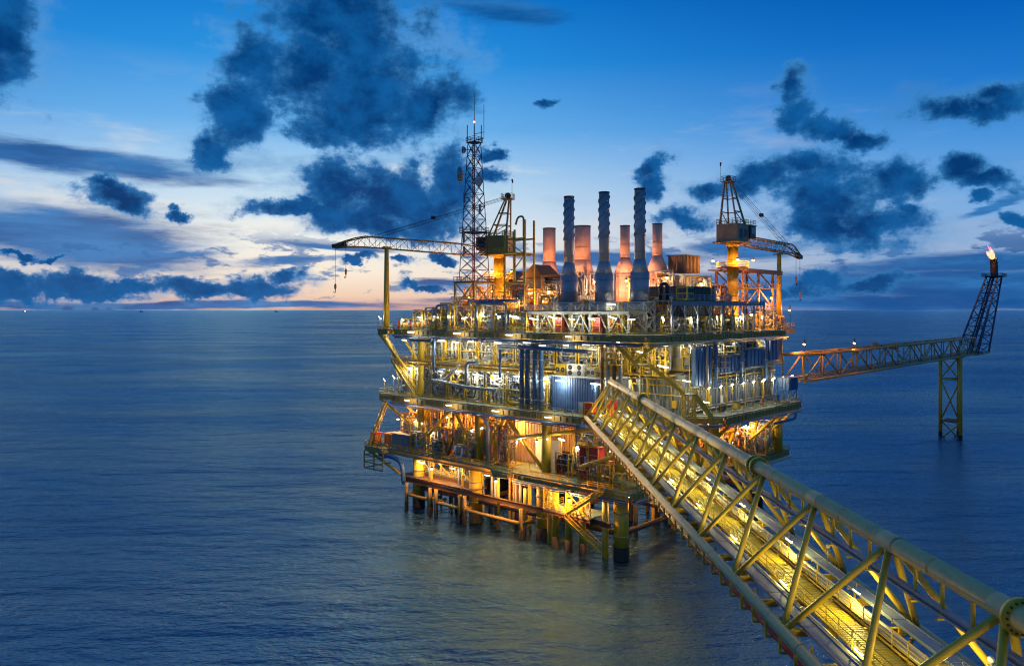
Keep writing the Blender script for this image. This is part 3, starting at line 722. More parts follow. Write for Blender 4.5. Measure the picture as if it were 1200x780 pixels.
# ------------------------------------------------------------------ pedestal cranes
def crane(label, u, v, zh, tip, rest, mped, lamps, apex_h, boom_w=1.0, cabside=1):
    T = Thing('pedestal_crane', label, 'crane', P(u, v, Z3))
    base = P(u, v, 0)
    T.part('pedestal', MB().tube([P(u, v, Z3), P(u, v, zh-.9)], 1.25, 24), YEL)
    T.part('slew_ring', MB().tube([P(u, v, zh-.9), P(u, v, zh)], 1.6, 24, True, [1.25, 1.9]), YEL)
    # gallery with lamps
    gz = zh-5.6
    T.part('gallery', MB().tube([P(u, v, gz), P(u, v, gz+.2)], 3.6, 20), OLV)
    ring = [P(u+3.5*math.cos(a*PI/6), v+3.5*math.sin(a*PI/6), gz+.2) for a in range(12)]
    T.part('gallery_rail', rail_mb(ring, step=3, w=.09, closed=True), YEL)
    T.part('gallery_brackets', MB().bar(P(u-3.3, v, gz), P(u-1, v, gz-2), .2).bar(P(u+3.3, v, gz), P(u+1, v, gz-2), .2).bar(P(u, v-3.3, gz), P(u, v-1, gz-2), .2), YEL)
    d = (Vector(tip)-P(u, v, zh)); d.z = 0; d.normalize(); s = Vector((-d.y, d.x, 0)); c0 = P(u, v, zh)
    up = Vector((0, 0, 1))
    hm = MB()
    def obox(mb, c, lx, ly, z0, z1):
        q = [c+d*lx[0]+s*ly[0], c+d*lx[1]+s*ly[0], c+d*lx[1]+s*ly[1], c+d*lx[0]+s*ly[1]]
        vs = [(p.x, p.y, z0) for p in q]+[(p.x, p.y, z1) for p in q]
        return mb._add(vs, [(0, 3, 2, 1), (4, 5, 6, 7), (0, 1, 5, 4), (1, 2, 6, 5), (2, 3, 7, 6), (3, 0, 4, 7)])
    T.part('machinery_house', obox(MB(), c0, (-2.8, 2.6), (-2.6, 2.6), zh, zh+4.2), mped)
    T.part('house_base', obox(MB(), c0, (-3.6, 3.0), (-3.2, 3.2), zh-.02, zh+.2), OLV)
    T.part('house_rail', rail_mb([c0+d*-2.8+s*-2.6+up*4.2, c0+d*2.6+s*-2.6+up*4.2, c0+d*2.6+s*2.6+up*4.2, c0+d*-2.8+s*2.6+up*4.2], step=1.3, w=.08, closed=True), OLV)
    T.part('house_louvre', obox(obox(MB(), c0, (-1.8, -.2), (-2.66, -2.61), zh+1, zh+3), c0, (.4, 1.9), (-2.66, -2.61), zh+1.4, zh+3), DRK)
    cc = c0+d*4.2-s*1.6*cabside
    cb = T.part('operator_cab', obox(MB(), cc, (-1.3, 1.5), (-1.3, 1.3), zh+1.2, zh+4.0), DRK)
    T.part('cab_window', obox(obox(MB(), cc, (1.51, 1.55), (-1, 1), zh+2.2, zh+3.6), cc, (-.8, 1), (-1.35, -1.31), zh+2.2, zh+3.6), GLS, cb)
    T.part('cab_roof', obox(MB(), cc, (-1.5, 1.8), (-1.5, 1.5), zh+4.0, zh+4.15), OLV, cb)
    T.part('cab_rail', rail_mb([cc+d*-1.3+s*-1.3+up*4.15, cc+d*1.5+s*-1.3+up*4.15, cc+d*1.5+s*1.3+up*4.15], step=1.2, w=.07), OLV, cb)
    # A frame
    ap = c0-d*2.1+up*apex_h
    for sgn in (-1, 1):
        T.part('mast_leg', MB().bar(c0+d*2.0+s*2.0*sgn+up*4.2, ap+d*.5+s*.7*sgn, .34), mped)
        T.part('mast_leg', MB().bar(c0-d*2.2+s*2.0*sgn+up*4.2, ap-d*.5+s*.7*sgn, .34), mped)
    am = MB()
    for t in (.3, .62):
        for sgn in (-1, 1):
            A = (c0+d*2.0+s*2.0*sgn+up*4.2).lerp(ap+d*.5+s*.7*sgn, t); B = (c0-d*2.2+s*2.0*sgn+up*4.2).lerp(ap-d*.5+s*.7*sgn, t); am.bar(A, B, .2)
        A = (c0+d*2+s*2+up*4.2).lerp(ap+d*.5+s*.7, t); B = (c0+d*2-s*2+up*4.2).lerp(ap+d*.5-s*.7, t); am.bar(A, B, .2)
    for sgn in (-1, 1):
        am.bar((c0+d*2+s*2*sgn+up*4.2), (c0-d*2.2+s*2*sgn+up*4.2).lerp(ap-d*.5+s*.7*sgn, .3), .14)
    T.part('mast_bracing', am, mped, stuff=True)
    T.part('mast_head', obox(MB(), ap, (-1.3, 1.3), (-1.2, 1.2), ap.z, ap.z+.2), mped)
    T.part('head_rail', rail_mb([ap+d*-1.3+s*-1.2+up*.2, ap+d*1.3+s*-1.2+up*.2, ap+d*1.3+s*1.2+up*.2, ap-d*1.3+s*1.2+up*.2], step=1.2, w=.07, closed=True), mped)
    T.part('sheave', MB().tube([ap-s*.25+up*.9, ap+s*.25+up*.9], .7, 14), DRK)
    T.part('aerial', MB().bar(ap-d*1.3+s*1.2, ap-d*1.3+s*1.2+up*4.4, .06), DRK)
    T.part('windsock', MB().tube([ap-d*1.3+s*1.2+up*4.4, ap-d*1.5+s*1.2+up*3.6], .18, 6, True, [.24, .14]), RED)
    # boom
    root = c0+d*2.9+up*.8; tipv = Vector(tip); L = (tipv-root).length; ax = (tipv-root).normalized(); upb = s.cross(ax); upb = upb if upb.z > 0 else -upb
    N = 14; dep = []; mid = []
    for i in range(N+1):
        t = i/N
        env = min(1, .35+t*4, .35+(1-t)*3.2)
        mid.append(root+ax*L*t-upb*(0 if t < .78 else ((t-.78)/.22)**1.5*1.7)); dep.append(env)
    hw = boom_w; hh = boom_w*.95
    ch = [[mid[i]+s*hw*sg*dep[i]*.9+upb*hh*tg*dep[i] for i in range(N+1)] for sg in (-1, 1) for tg in (-1, 1)]
    for c in ch: T.part('boom_chord', MB().tube(c, .16, 6), mped if mped is not OLV else BRN)
    bm = MB()
    for i in range(N):
        for a, b_ in ((0, 1), (1, 3), (3, 2), (2, 0)):
            bm.bar(ch[a][i], ch[b_][i], .08)
            if i % 2: bm.bar(ch[a][i], ch[b_][i+1], .09)
            else: bm.bar(ch[b_][i], ch[a][i+1], .09)
    T.part('boom_lacing', bm, CRN, stuff=True)
    T.part('boom_head', MB().bar(mid[-2], mid[-1]+ax*.8, .9, .9), DRK)
    # pendant ropes from the mast head
    for off in (-.5, .5):
        T.part('pendant_rope', MB().tube([ap+s*off+up*.8, mid[-4]+s*off+upb*hh*.8], .05, 5), BLK)
        T.part('pendant_rope', MB().tube([ap+s*off+up*.3, mid[-5]+s*off+upb*hh], .04, 5), BLK)
    q = (ap+up*.8).lerp(mid[-4]+upb*hh, .52)
    T.part('rope_block', MB().bar(q-ax*.5, q+ax*.5, .7, .8), DRK)
    for k, (ln, back) in enumerate(((9.0, -2), (14.0, -1))):
        p = mid[back]-upb*.4
        T.part('hoist_rope', MB().tube([p, p-up*ln*.62], .045, 5), BLK)
        hk = T.part('hook_block', MB().tube([p-up*ln*.62, p-up*(ln*.62+.4), p-up*(ln*.62+1.1), p-up*(ln*.62+1.6)], .3, 8, True, [.1, .3, .27, .08]), ORG)
        T.part('hook', MB().pipe([p-up*(ln*.62+1.6), p-up*(ln*.62+2.2), p-up*(ln*.62+2.2)+d*.4, p-up*(ln*.62+1.9)+d*.4], .09, 6), DRK, hk)
    # rest post
    ru, rv, rz_ = rest
    R_ = Thing('boom_rest', 'tall tapered yellow post carrying the boom of the '+('left' if u > 20 else 'right')+' crane', 'post', P(ru, rv, Z3))
    R_.part('post', MB().tube([P(ru, rv, Z3), P(ru, rv, rz_)], .6, 16, True, [.78, .5]), YEL)
    R_.part('saddle', MB().bar(P(ru, rv, rz_+.2)-s*1.5, P(ru, rv, rz_+.2)+s*1.5, .5, .4).bar(P(ru, rv, rz_+.2)-d*1.2, P(ru, rv, rz_+.2)+d*1.2, .5, .3), OLV)
    R_.part('foot_plate', MB().tube([P(ru, rv, Z3), P(ru, rv, Z3+.3)], 1.2, 12), OLV)
    for j, (du, dv) in enumerate(lamps):
        flood(P(u+du, v+dv, gz+1.6), ['brightest', 'second', 'third'][j]+' orange floodlight on the gallery of the '+('left' if u > 20 else 'right')+' crane', 1500 if j == 0 else 900, arm=False)
    return T
crane('left yellow pedestal crane, its long lattice boom stretched level to the left', 44, 14, 57.8, P(80.6, -5.5, 62.2), (66.8, -.8, 59.6), CRN, [(1.9, -4.4), (-1.9, -4.3), (-4.4, -.5)], 12.6, 1.35)
crane('right pedestal crane with olive machinery house and short foreshortened boom', 3, 48, 60.2, P(3.5, 86, 60.5), (4, 74.5, 58.9), mat('olive_house', (.42, .25, .13), .55, 0, .5, (.08, .05, .03)), [(-2.9, -3.4), (-4.5, 1), (3.4, -2.8)], 13.5, 1.15, 1)

# ------------------------------------------------------------------ foot bridge (triangular truss)
BR = Thing('truss_bridge', 'long triangular yellow truss bridge running from the foreground to the platform', 'bridge', (22.75, 80, 25), BF)
ZL, ZT, AL, AR, AT = 25.0, 31.9, 18.5, 27.0, 22.75
YE = 147.5
BR.part('top_chord', MB().tube([(AT, -6, ZT), (AT, 143.9, ZT)], .52, 28), CHO)
BR.part('lower_chord', MB().tube([(AL, -6, ZL), (AL, YE, ZL)], .38, 20), CHO)
BR.part('lower_chord', MB().tube([(AR, -6, ZL), (AR, YE, ZL)], .38, 20), CHO)
tops = [33.9+10*k for k in range(-3, 12)]; bots = [28.9+10*k for k in range(-3, 13)]
for t in tops:
    for bb in (t-5, t+5):
        if bb > YE: continue
        off = .18 if bb > t else -.18
        BR.part('diagonal', MB().tube([(AT-.25, t+off, ZT-.3), (AL+.1, bb-off, ZL+.2)], .20, 12), YEL)
        BR.part('diagonal', MB().tube([(AT+.25, t+off, ZT-.3), (AR-.1, bb-off, ZL+.2)], .20, 12), YEL)
for bb in bots:
    if bb <= YE:
        BR.part('cross_beam', MB().ibeam((AL+.38, bb, ZL-.1), (AR-.38, bb, ZL-.1), .25, .45), YEL)
        BR.part('cross_beam', MB().ibeam((AL+.38, bb+5, ZL-.1), (AR-.38, bb+5, ZL-.1), .25, .45), YEL)
        BR.part('floor_brace', MB().tube([(AL, bb, ZL-.2), (AR, bb+10, ZL-.2)], .13, 8), YEL)
for a_, z_, r_ in ((AT, ZT, .52), (AL, ZL, .38)):
    for k in range(22):
        y = 6.4+k*6.1+(3 if a_ == AL else 0)
        BR.part('weld_seam', MB().tube([(a_, y-.03, z_), (a_, y+.03, z_)], r_+.018, 24, False), BRN if k % 3 == 0 else CHO)
for k in range(14):
    y = 9+k*10.1; BR.part('stencilled_band', MB().tube([(AT, y, ZT), (AT, y+.25, ZT)], .523, 24, False), OLV)
for t in tops:
    BR.part('node_gusset', MB().tube([(AT, t-.75, ZT), (AT, t+.75, ZT)], .545, 24, False), CHO)
for y in (33.0, 65.4, 66.3, 114.3, 115.2):
    BR.part('chord_flange', MB().tube([(AT, y, ZT), (AT, y+.28, ZT)], .82, 28), YEL)
    bl = MB()
    for k in range(16):
        a = 2*PI*k/16; bl.tube([(AT+.68*math.cos(a), y-.08, ZT+.68*math.sin(a)), (AT+.68*math.cos(a), y+.36, ZT+.68*math.sin(a))], .05, 6)
    BR.part('flange_bolts', bl, DRK, stuff=True)
# monorail beam
BR.part('monorail_beam', MB().ibeam((AT, -6, ZT-1.95), (AT, 143, ZT-1.95), .34, .42), TRY)
y = -3.6
while y < 143:
    if abs((y-3.9) % 10) > .6 and abs((y-3.9) % 10) < 9.4:
        BR.part('hanger', MB().bar((AT, y, ZT-.5), (AT, y, ZT-2.3), .15), YEL)
        BR.part('hanger_foot', MB().box((AT-.3, y-.09, ZT-2.36), (AT+.3, y+.09, ZT-2.26)), YEL)
    y += 2.5
# walkway floor panels with slats
fp = MB()
fp.box((-1.05, -1.2, -.06), (1.05, 1.2, 0))
for k in range(8): fp.box((-1.05, -1.1+k*.3, 0.001), (1.05, -1.02+k*.3, .03))
fpm = fp.mesh('floor_panel', mat('walkway_floor', (.60, .46, .03), .5, 0, .5, (.16, .10, .03), 1.2, False))
y = -5
while y < 147.5:
    BR.shared('floor_panel', fpm, Vector((22.3, y, ZL+.35))-BR.org)
    y += 2.45
for a in (21.15, 23.5):
    for k, z in enumerate((.45, .85, 1.25)):
        BR.part('handrail', MB().tube([(a, -6, ZL+.35+z-.1), (a, 148, ZL+.35+z-.1)], .035, 6), YEL)
    BR.part('kick_plate', MB().box((a-.02, -6, ZL+.36), (a+.02, 148, ZL+.52)), YEL)
    pm = MB().tube([(0, 0, 0), (0, 0, 1.2)], .04, 6).mesh('rail_post', YEL)
    y = -5.5
    while y < 147:
        BR.shared('rail_post', pm, Vector((a, y, ZL+.35))-BR.org); y += 1.75
# side cable trays with rungs
for a0, a1, z, st in ((19.35, 20.35, .45, .6), (24.9, 25.8, .85, .6)):
    y = -6
    while y < 146:
        tr = MB()
        y1 = y+5.9
        tr.box((a0, y, ZL+z), (a0+.07, y1, ZL+z+.22)); tr.box((a1-.07, y, ZL+z), (a1, y1, ZL+z+.22))
        yy = y+.2
        while yy < y1: tr.box((a0+.07, yy, ZL+z+.03), (a1-.07, yy+.09, ZL+z+.09)); yy += .42
        tr.box((a0+.1, y, ZL+z+.12), (a1-.1, y1, ZL+z+.17))
        BR.part('cable_tray', tr, TRY)
        BR.part('tray_bracket', MB().bar((a0+.5, y, ZL), (a0+.5, y, ZL+z), .14).bar((a0, y, ZL+z-.05), (a1, y, ZL+z-.05), .12), YEL)
        y += 6
for a, z, r, m_ in ((20.75, .3, .16, PCK), (24.0, .55, .27, PCK), (24.55, .45, .20, WHT), (20.5, -.3, .12, GRY), (24.4, -.45, .3, OLV)):
    BR.part('pipeline', MB().tube([(a, -6, ZL+z), (a, 148, ZL+z)], r, 12), m_)
    if r > .15:
        y = 0
        while y < 146:
            BR.part('pipe_flange', MB().tube([(a, y, ZL+z), (a, y+.18, ZL+z)], r+.1, 12), m_); y += 11.7+r*7
y = 4.2
while y < 146:
    BR.part('pipe_bracket', MB().bar((AL-.1, y, ZL-.3), (AL-.1, y, ZL-1.5), .16).bar((AL-.1, y, ZL-1.5), (AL+.9, y, ZL-1.5), .16).bar((AL+.9, y, ZL-1.5), (AL+.9, y, ZL-.1), .12), YEL)
    y += 2.5
BR.part('pipeline', MB().tube([(AL+.3, -6, ZL-1.3), (AL+.3, 148, ZL-1.3)], .12, 8), RED)
BR.part('pipeline', MB().tube([(AL+.6, -6, ZL-1.32), (AL+.6, 148, ZL-1.32)], .1, 8), GRY)
# bridge lamps
BY = (1.0, .82, .20)
for i, y in enumerate([16+11.3*k for k in range(12)]):
    T = None
    tube_light(Vector((23.62, y, ZL+2.05)), 'tube light on the right hand rail of the truss bridge', 'right rail lights of the bridge', BF, rz=PI/2, power=330, color=BY)
    tube_light(Vector((21.0, y+5.6, ZL+.75)), 'tube light low on the left hand rail of the truss bridge', 'left rail lights of the bridge', BF, rz=PI/2, power=240, color=BY)
for i, y in enumerate((27, 39, 58)):
    T = Thing('junction_post', ['white capped post beside the tray at the near end of the bridge', 'short instrument post on the bridge tray in mid view', 'short instrument post far along the bridge tray'][i], 'post', (25.3, y, ZL+1.2), BF)
    T.part('post', MB().tube([(25.3, y, ZL+1.37), (25.3, y, ZL+2.4)], .06, 8), GRY)
    T.part('cap', MB().tube([(25.3, y, ZL+2.4), (25.3, y, ZL+2.55), (25.3, y, ZL+2.65)], .16, 10, True, [.16, .16, .08]), WHT)
    T.part('cross_arm', MB().bar((25.1, y, ZL+2.2), (25.5, y, ZL+2.2), .06), GRY)
# bridge bearing on the deck
BR.part('bearing', MB().box((AL-.6, 146.3, ZL-1.1), (AL+1.4, 148.0, ZL-.4)), OLV)
BR.part('bearing', MB().box((AR-1.4, 146.3, ZL-1.1), (AR+.6, 148.0, ZL-.4)), OLV)
for a in (AL, AR): BR.part('end_post', MB().tube([(a, 147.0, ZL), (AT, 143.9, ZT)], .3, 12), YEL)

# ------------------------------------------------------------------ flare bridge, support and boom
FB = Thing('flare_bridge', 'long rusty orange lattice bridge reaching right to the flare tower', 'bridge', P(-5, 130, 28))
BRU = mat('flare_bridge_paint', (.58, .33, .11), .55, 0, .5, rust)
fz0, fz1, fu0, fu1, fv0, fv1 = 28.6, 34.6, -8.5, -3.5, 60, 214
for u in (fu0, fu1):
    for z in (fz0, fz1):
        FB.part('chord', MB().tube([P(u, fv0, z), P(u, fv1, z)], .36, 12), BRU)
NB = 14; st = (fv1-fv0)/NB
for i in range(NB+1):
    v = fv0+i*st
    for u in (fu0, fu1): FB.part('upright', MB().tube([P(u, v, fz0), P(u, v, fz1)], .19, 8), BRU)
    for z in (fz0, fz1): FB.part('cross_member', MB().tube([P(fu0, v, z), P(fu1, v, z)], .17, 8), BRU)
    if i < NB:
        for u in (fu0, fu1):
            a, b_ = (fz0, fz1) if i % 2 == 0 else (fz1, fz0)
            FB.part('diagonal', MB().tube([P(u, v, a), P(u, v+st, b_)], .19, 8), BRU)
        FB.part('floor_brace', MB().tube([P(fu0, v, fz0), P(fu1, v+st, fz0)], .13, 6), BRU)
FB.part('walkway', MB().box((fv0, fu0+.8, fz0+.3), (fv1, fu0+2.4, fz0+.4)), GRT)
FB.part('guard_rail', rail_mb([P(fu0+.7, fv0, fz0+.4), P(fu0+.7, fv1, fz0+.4)], step=3, w=.09), BRU)
for du, r in ((2.9, .3), (3.7, .4), (4.3, .2)):
    FB.part('pipeline', MB().tube([P(fu0+du, fv0-4, fz0+.6), P(fu0+du, fv1, fz0+.6)], r, 10), PCK if r < .35 else BRN)
FB.part('chord_flange', MB().tube([P(fu0, 123, fz1), P(fu0, 123.5, fz1)], 1.0, 16).tube([P(fu0, 120, fz1), P(fu0, 120.5, fz1)], .8, 16).tube([P(fu1, 122, fz1), P(fu1, 122.5, fz1)], 1.0, 16), BRU)
FS = Thing('flare_bridge_support', 'three legged tubular tower standing in the sea under the flare bridge', 'tower', P(-6, 194, 0))
tri = [(-9.5, 189.5), (-2.0, 194), (-6.5, 199.5)]
for (u, v) in tri:
    FS.part('tower_leg', MB().tube([P(u, v, 1.5), P(u, v, 28.3)], .62, 14), YEL)
    FS.part('splash_zone', MB().tube([P(u, v, -4), P(u, v, 1.5)], .66, 14), MAR)
for i in range(3):
    a, b_ = tri[i], tri[(i+1) % 3]
    for z in (5.6, 20.5): FS.part('horizontal', MB().tube([P(*a, z), P(*b_, z)], .3, 8), YEL)
    FS.part('brace', MB().tube([P(*a, 20.5), P(*b_, 28)], .25, 8), YEL)
    FS.part('brace', MB().tube([P(*a, 20.5), P(*b_, 5.6)], .25, 8), YEL)
    FS.part('brace', MB().tube([P(*a, 5.6), P(*b_, -1)], .25, 8), YEL)
FS.part('ring_platform', MB().box((190, -8.5, 5.9), (198, -3, 6.05)), BRN)
FS.part('cap_frame', MB().ibeam(P(fu0, 190, 28.1), P(fu1, 190, 28.1), .4, .5).ibeam(P(fu0, 199, 28.1), P(fu1, 199, 28.1), .4, .5), YEL)
FL = Thing('flare_boom', 'dark leaning lattice flare tower at the end of the long bridge with burning tip', 'flare tower', P(-6, 225, 28.6))
NAV = mat('boom_paint', (.06, .075, .12), .6, .2, .3, (.03, .03, .04))
b0 = [P(-9.5, 213, 28.6), P(-2.5, 213, 28.6), P(-2.5, 230, 28.6), P(-9.5, 230, 28.6)]
b1 = [P(-8, 252, 58.5), P(-4, 252, 58.5), P(-4, 259.5, 58.5), P(-8, 259.5, 58.5)]
for a, b_ in zip(b0, b1): FL.part('boom_chord', MB().tube([a, b_], .34, 10), NAV)
for i in range(4): FL.part('base_beam', MB().tube([b0[i], b0[(i+1) % 4]], .35, 8), BRU)
nb = 9
for k in range(nb):
    r0 = [b0[i].lerp(b1[i], k/nb) for i in range(4)]; r1 = [b0[i].lerp(b1[i], (k+1)/nb) for i in range(4)]
    for i in range(4):
        j = (i+1) % 4
        FL.part('boom_strut', MB().bar(r1[i], r1[j], .24), NAV)
        FL.part('boom_diagonal', MB().bar(r0[i] if k % 2 else r0[j], r1[j] if k % 2 else r1[i], .22), NAV)
FL.part('boom_pipe', MB().tube([P(-6, 219, 29), P(-6, 255, 58.5), P(-6, 257, 62)], .5, 10), NAV)
FL.part('boom_pipe', MB().tube([P(-7.2, 221, 29), P(-7.2, 256.5, 58.5)], .25, 8), NAV)
FL.part('tip_platform', MB().box((251, -9.5, 58.6), (261.5, -2.5, 58.9)), NAV)
FL.part('tip_rail', rail_mb([P(-9.5, 251, 58.9), P(-9.5, 261.5, 58.9), P(-2.5, 261.5, 58.9), P(-2.5, 251, 58.9)], step=2, w=.12, closed=True), NAV)
FL.part('flare_tip', MB().tube([P(-6, 255, 58.9), P(-6, 255, 60), P(-6, 255, 65.5), P(-6, 255, 66)], 1.2, 16, True, [1.0, 1.2, 1.3, 1.6]), BRN)
FL.part('pilot_post', MB().tube([P(-6, 261, 58.9), P(-6, 261, 65)], .4, 8), NAV)
fm = bpy.data.materials.new('flame'); fm.use_nodes = True
n = NG(fm.node_tree); b = fm.node_tree.nodes['Principled BSDF']
gp = n.n('ShaderNodeNewGeometry').outputs['Position']
sp = n.n('ShaderNodeSeparateXYZ'); n.put(sp.inputs[0], gp)
n.put(b.inputs['Emission Color'], n.mix(n.step(n.m('ADD', sp.outputs[2], n.noise(gp, .6, 3)), 67, 71.5), (1, .52, .22, 1), (.62, .20, .42, 1)))
b.inputs['Emission Strength'].default_value = 1.7; b.inputs['Base Color'].default_value = (0, 0, 0, 1)
def flame_mb(base, lean, r, seed):
    R = random.Random(seed); mb = MB(); N_ = 9; pts = []; rad = []
    for i in range(N_+1):
        t = i/N_
        pts.append(P(base[0]+lean[0]*t**1.2+R.uniform(-.12, .12), base[1]+lean[1]*t**1.1+R.uniform(-.15, .15), base[2]+lean[2]*t))
        rad.append(max(.03, r*math.sin(PI*min(1, .22+t*.78))**.8*R.uniform(.8, 1.15)))
    return mb.tube(pts, r, 12, True, rad)
FLM = Thing('flame', 'small pinkish orange gas flame blowing left off the flare tip', 'flame', P(-6, 254.5, 66))
for a, (bs, ln_, r_) in enumerate((((-6, 254.6, 65.9), (1.6, -4.2, 3.0), .95), ((-6.4, 254, 66.3), (.8, -3.2, 4.6), .6), ((-5.6, 255, 66.2), (1.0, -5.6, 1.8), .55), ((-6, 253, 67), (1, -4.4, 4.6), .35))):
    FLM.part('flame_tongue', flame_mb(bs, ln_, r_, 40+a), fm)
FLM.light((-2.5, 0, 2.5), 9000, (1, .35, .12), 1.0)

# ------------------------------------------------------------------ cabins
def cabin(label, u0, u1, v0, v1, z0, z1, m, roof=WHT, rib=.5, name='cabin', cat='cabin', door=None, windows=()):
    T = Thing(name, label, cat, P((u0+u1)/2, (v0+v1)/2, z0))
    T.part('wall', MB().box((v0, u0, z0+.05), (v1, u1, z1)), m)
    T.part('roof', MB().box((v0-.25, u0-.25, z1), (v1+.25, u1+.25, z1+.2)), roof)
    mb = MB(); u = u0+.25
    while u < u1-.1: mb.box((v0-.12, u, z0+.1), (v0, min(u+rib*.5, u1), z1-.05)); u += rib
    T.part('corrugation', mb, m)
    mb = MB(); v = v0+.25
    while v < v1-.1: mb.box((v, u0-.12, z0+.1), (min(v+rib*.5, v1), u0, z1-.05)); v += rib
    T.part('corrugation', mb, m)
    if door:
        fu = door[0]
        if door[1] == 'L': T.part('door', MB().box((v0-.2, fu, z0+.1), (v0-.125, fu+1.1, z0+2.3)), GRY); T.part('door_handle', MB().box((v0-.26, fu+.15, z0+1.1), (v0-.2, fu+.3, z0+1.2)), DRK)
        else: T.part('door', MB().box((fu, u0-.2, z0+.1), (fu+1.1, u0-.125, z0+2.3)), GRY); T.part('door_handle', MB().box((fu+.15, u0-.26, z0+1.1), (fu+.3, u0-.2, z0+1.2)), DRK)
    return T
cabin('blue and grey corrugated cabin on the main deck beside the bridge landing', 7.5, 18.5, 2.5, 9.5, Z1, 31.9, BCB, WHT, .6, door=(10.5, 'L'))
cabin('pale corrugated cabin bay to the right of the blue cabin', 5, 7.2, 3.5, 9.5, Z1, 31.9, CAB, WHT, .5)
cabin('long grey corrugated building along the right walkway of the main deck', -4.5, 12, 14.5, 53, Z1, 32.4, CAB, CAB, .8, 'process_building', 'building', door=(40, 'R'))
RB = Thing('wall_services', 'pipes, ladders and junction boxes fixed along the grey wall of the right walkway', 'wall fittings', P(-4.8, 34, Z1))
R9 = random.Random(5)
for z in (25.6, 26.1, 29.5, 30.2, 30.9, 31.5): RB.part('wall_pipe', MB().tube([P(-4.95-R9.random()*.2, 15, z), P(-4.95, 52.5, z)], R9.choice([.09, .14, .2]), 8), R9.choice([GRY, YEL, PCK, TRY]))
for k in range(16):
    v = 15.8+k*2.3+R9.uniform(-.5, .5)
    RB.part('wall_pipe', MB().pipe([P(-4.95, v, 25.3), P(-4.95, v, R9.uniform(28, 32)), P(-4.95, v+R9.uniform(.6, 1.6), 32.2)], R9.choice([.08, .13, .2]), 8), R9.choice([GRY, YEL, PCK, TRY, BLU]))
    if k % 2: RB.part('junction_box', MB().box((v+.5, -5.05, 26.3), (v+1.1+R9.random()*.6, -4.68, 27.3+R9.random()*.8)), R9.choice([GRY, YEL, WHT, BLU]))
for k in range(9):
    v = 17+k*4.1; RB.part('wall_frame', MB().bar(P(-5.3, v, Z1), P(-5.3, v, 32.3), .2).bar(P(-5.3, v, 29), P(-4.7, v, 29), .15), YEL if k % 2 else GRY)
for k in range(6):
    v = 18+k*6; T = Thing('deck_box', ['white box nearest the chamfered corner on the right walkway', 'dark bench box on the right walkway', 'yellow barrel box on the right walkway', 'grey bin beside the worker on the right walkway', 'pale bin past the worker on the right walkway', 'blue locker near the far end of the right walkway'][k], 'box', P(-7, v, Z1))
    T.part('body', MB().box((v-.5, -7.6, Z1+.08), (v+.9, -6.7, Z1+.9+.2*(k % 3))), [WHT, DRK, YEL, GRY, PCK, BLU][k]); T.part('lid', MB().box((v-.56, -7.66, Z1+.9+.2*(k % 3)), (v+.96, -6.64, Z1+1.0+.2*(k % 3))), DRK)
LF = Thing('wall_services', 'yellow and grey pipes running over the pale wall facing the bridge', 'wall fittings', P(4, 14, Z1))
for k in range(9):
    u = -3.6+k*1.75
    LF.part('wall_pipe', MB().pipe([P(u, 14.0, 25.3), P(u, 14.0, R9.uniform(27, 32)), P(u+R9.uniform(.5, 1.4), 14.0, 32.4)], R9.choice([.08, .13, .2, .28]), 8), R9.choice([GRY, YEL, PCK, TRY]))
for z in (28.6, 30.4, 31.6): LF.part('wall_pipe', MB().tube([P(-4, 13.9, z), P(11.8, 13.9, z)], .12, 8), YEL)
for k in range(4): LF.part('junction_box', MB().box((13.85, -3+k*3.7, 26.2), (14.3, -2+k*3.7, 27.6)), [YEL, GRY, WHT, BLU][k])
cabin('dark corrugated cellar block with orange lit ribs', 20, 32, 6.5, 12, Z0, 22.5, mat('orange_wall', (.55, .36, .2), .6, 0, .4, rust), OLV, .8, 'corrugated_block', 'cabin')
cabin('white ribbed wall block behind the cellar hand rail', 19.2, 23.5, 3.4, 6, Z0, 18.8, WHT, OLV, .8, 'white_block', 'cabin')
cabin('grey boxed container with blue side on the left of the cellar deck', 58.5, 64.6, -1, 2.2, Z0, 16.0, CAB, CAB, .5, 'container', 'container')
cabin('small orange red locker at the far left tip of the cellar deck', 69, 70.7, -2.4, -.6, Z0, 15.6, ORG, RED, .5, 'locker', 'locker')
cabin('orange red container behind the stair on the left cellar deck', 65.5, 68.6, 0, 3, Z0, 15.4, ORG, OLV, .5, 'container', 'container')
cabin('dark grey ventilation block behind the right service platform', 0, 10, 22, 34, 43.5, 49.6, mat('dark_block', (.10, .10, .11), .6, .1, .3), DRK, .7, 'vent_block', 'building')
cabin('pale green generator house under the right service platform', -2, 10, 16, 36, Z3, 43.4, mat('generator_paint', (.42, .42, .30), .5, 0, .4), GRY, .7, 'generator_house', 'building', door=(20, 'R'))
cabin('rusty orange air intake box high behind the right salmon stack', 8, 12.5, 36, 42, 53.2, 57.0, mat('brown_orange', (.34, .15, .06), .6, 0, .5, rust), BRN, .6, 'intake_box', 'machine')
cabin('white and orange equipment room below the air intake box', 6.5, 12, 33, 39, 50.0, 52.4, mat('warm_white', (.62, .5, .38), .5, 0, .4), GRY, .8, 'equipment_room', 'cabin')
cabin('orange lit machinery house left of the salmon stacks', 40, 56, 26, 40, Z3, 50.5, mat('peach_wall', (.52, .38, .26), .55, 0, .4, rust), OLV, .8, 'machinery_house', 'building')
cabin('white turbine enclosure behind the left spiral stack', 26, 38, 20, 30, Z3, 48.0, mat('cream_wall', (.55, .52, .42), .55, 0, .4), GRY, .8, 'turbine_enclosure', 'building')
cabin('cream turbine enclosure behind the middle spiral stack', 11, 24, 18, 30, Z3, 46.5, MATS['cream_wall'], GRY, .8, 'turbine_enclosure', 'building')
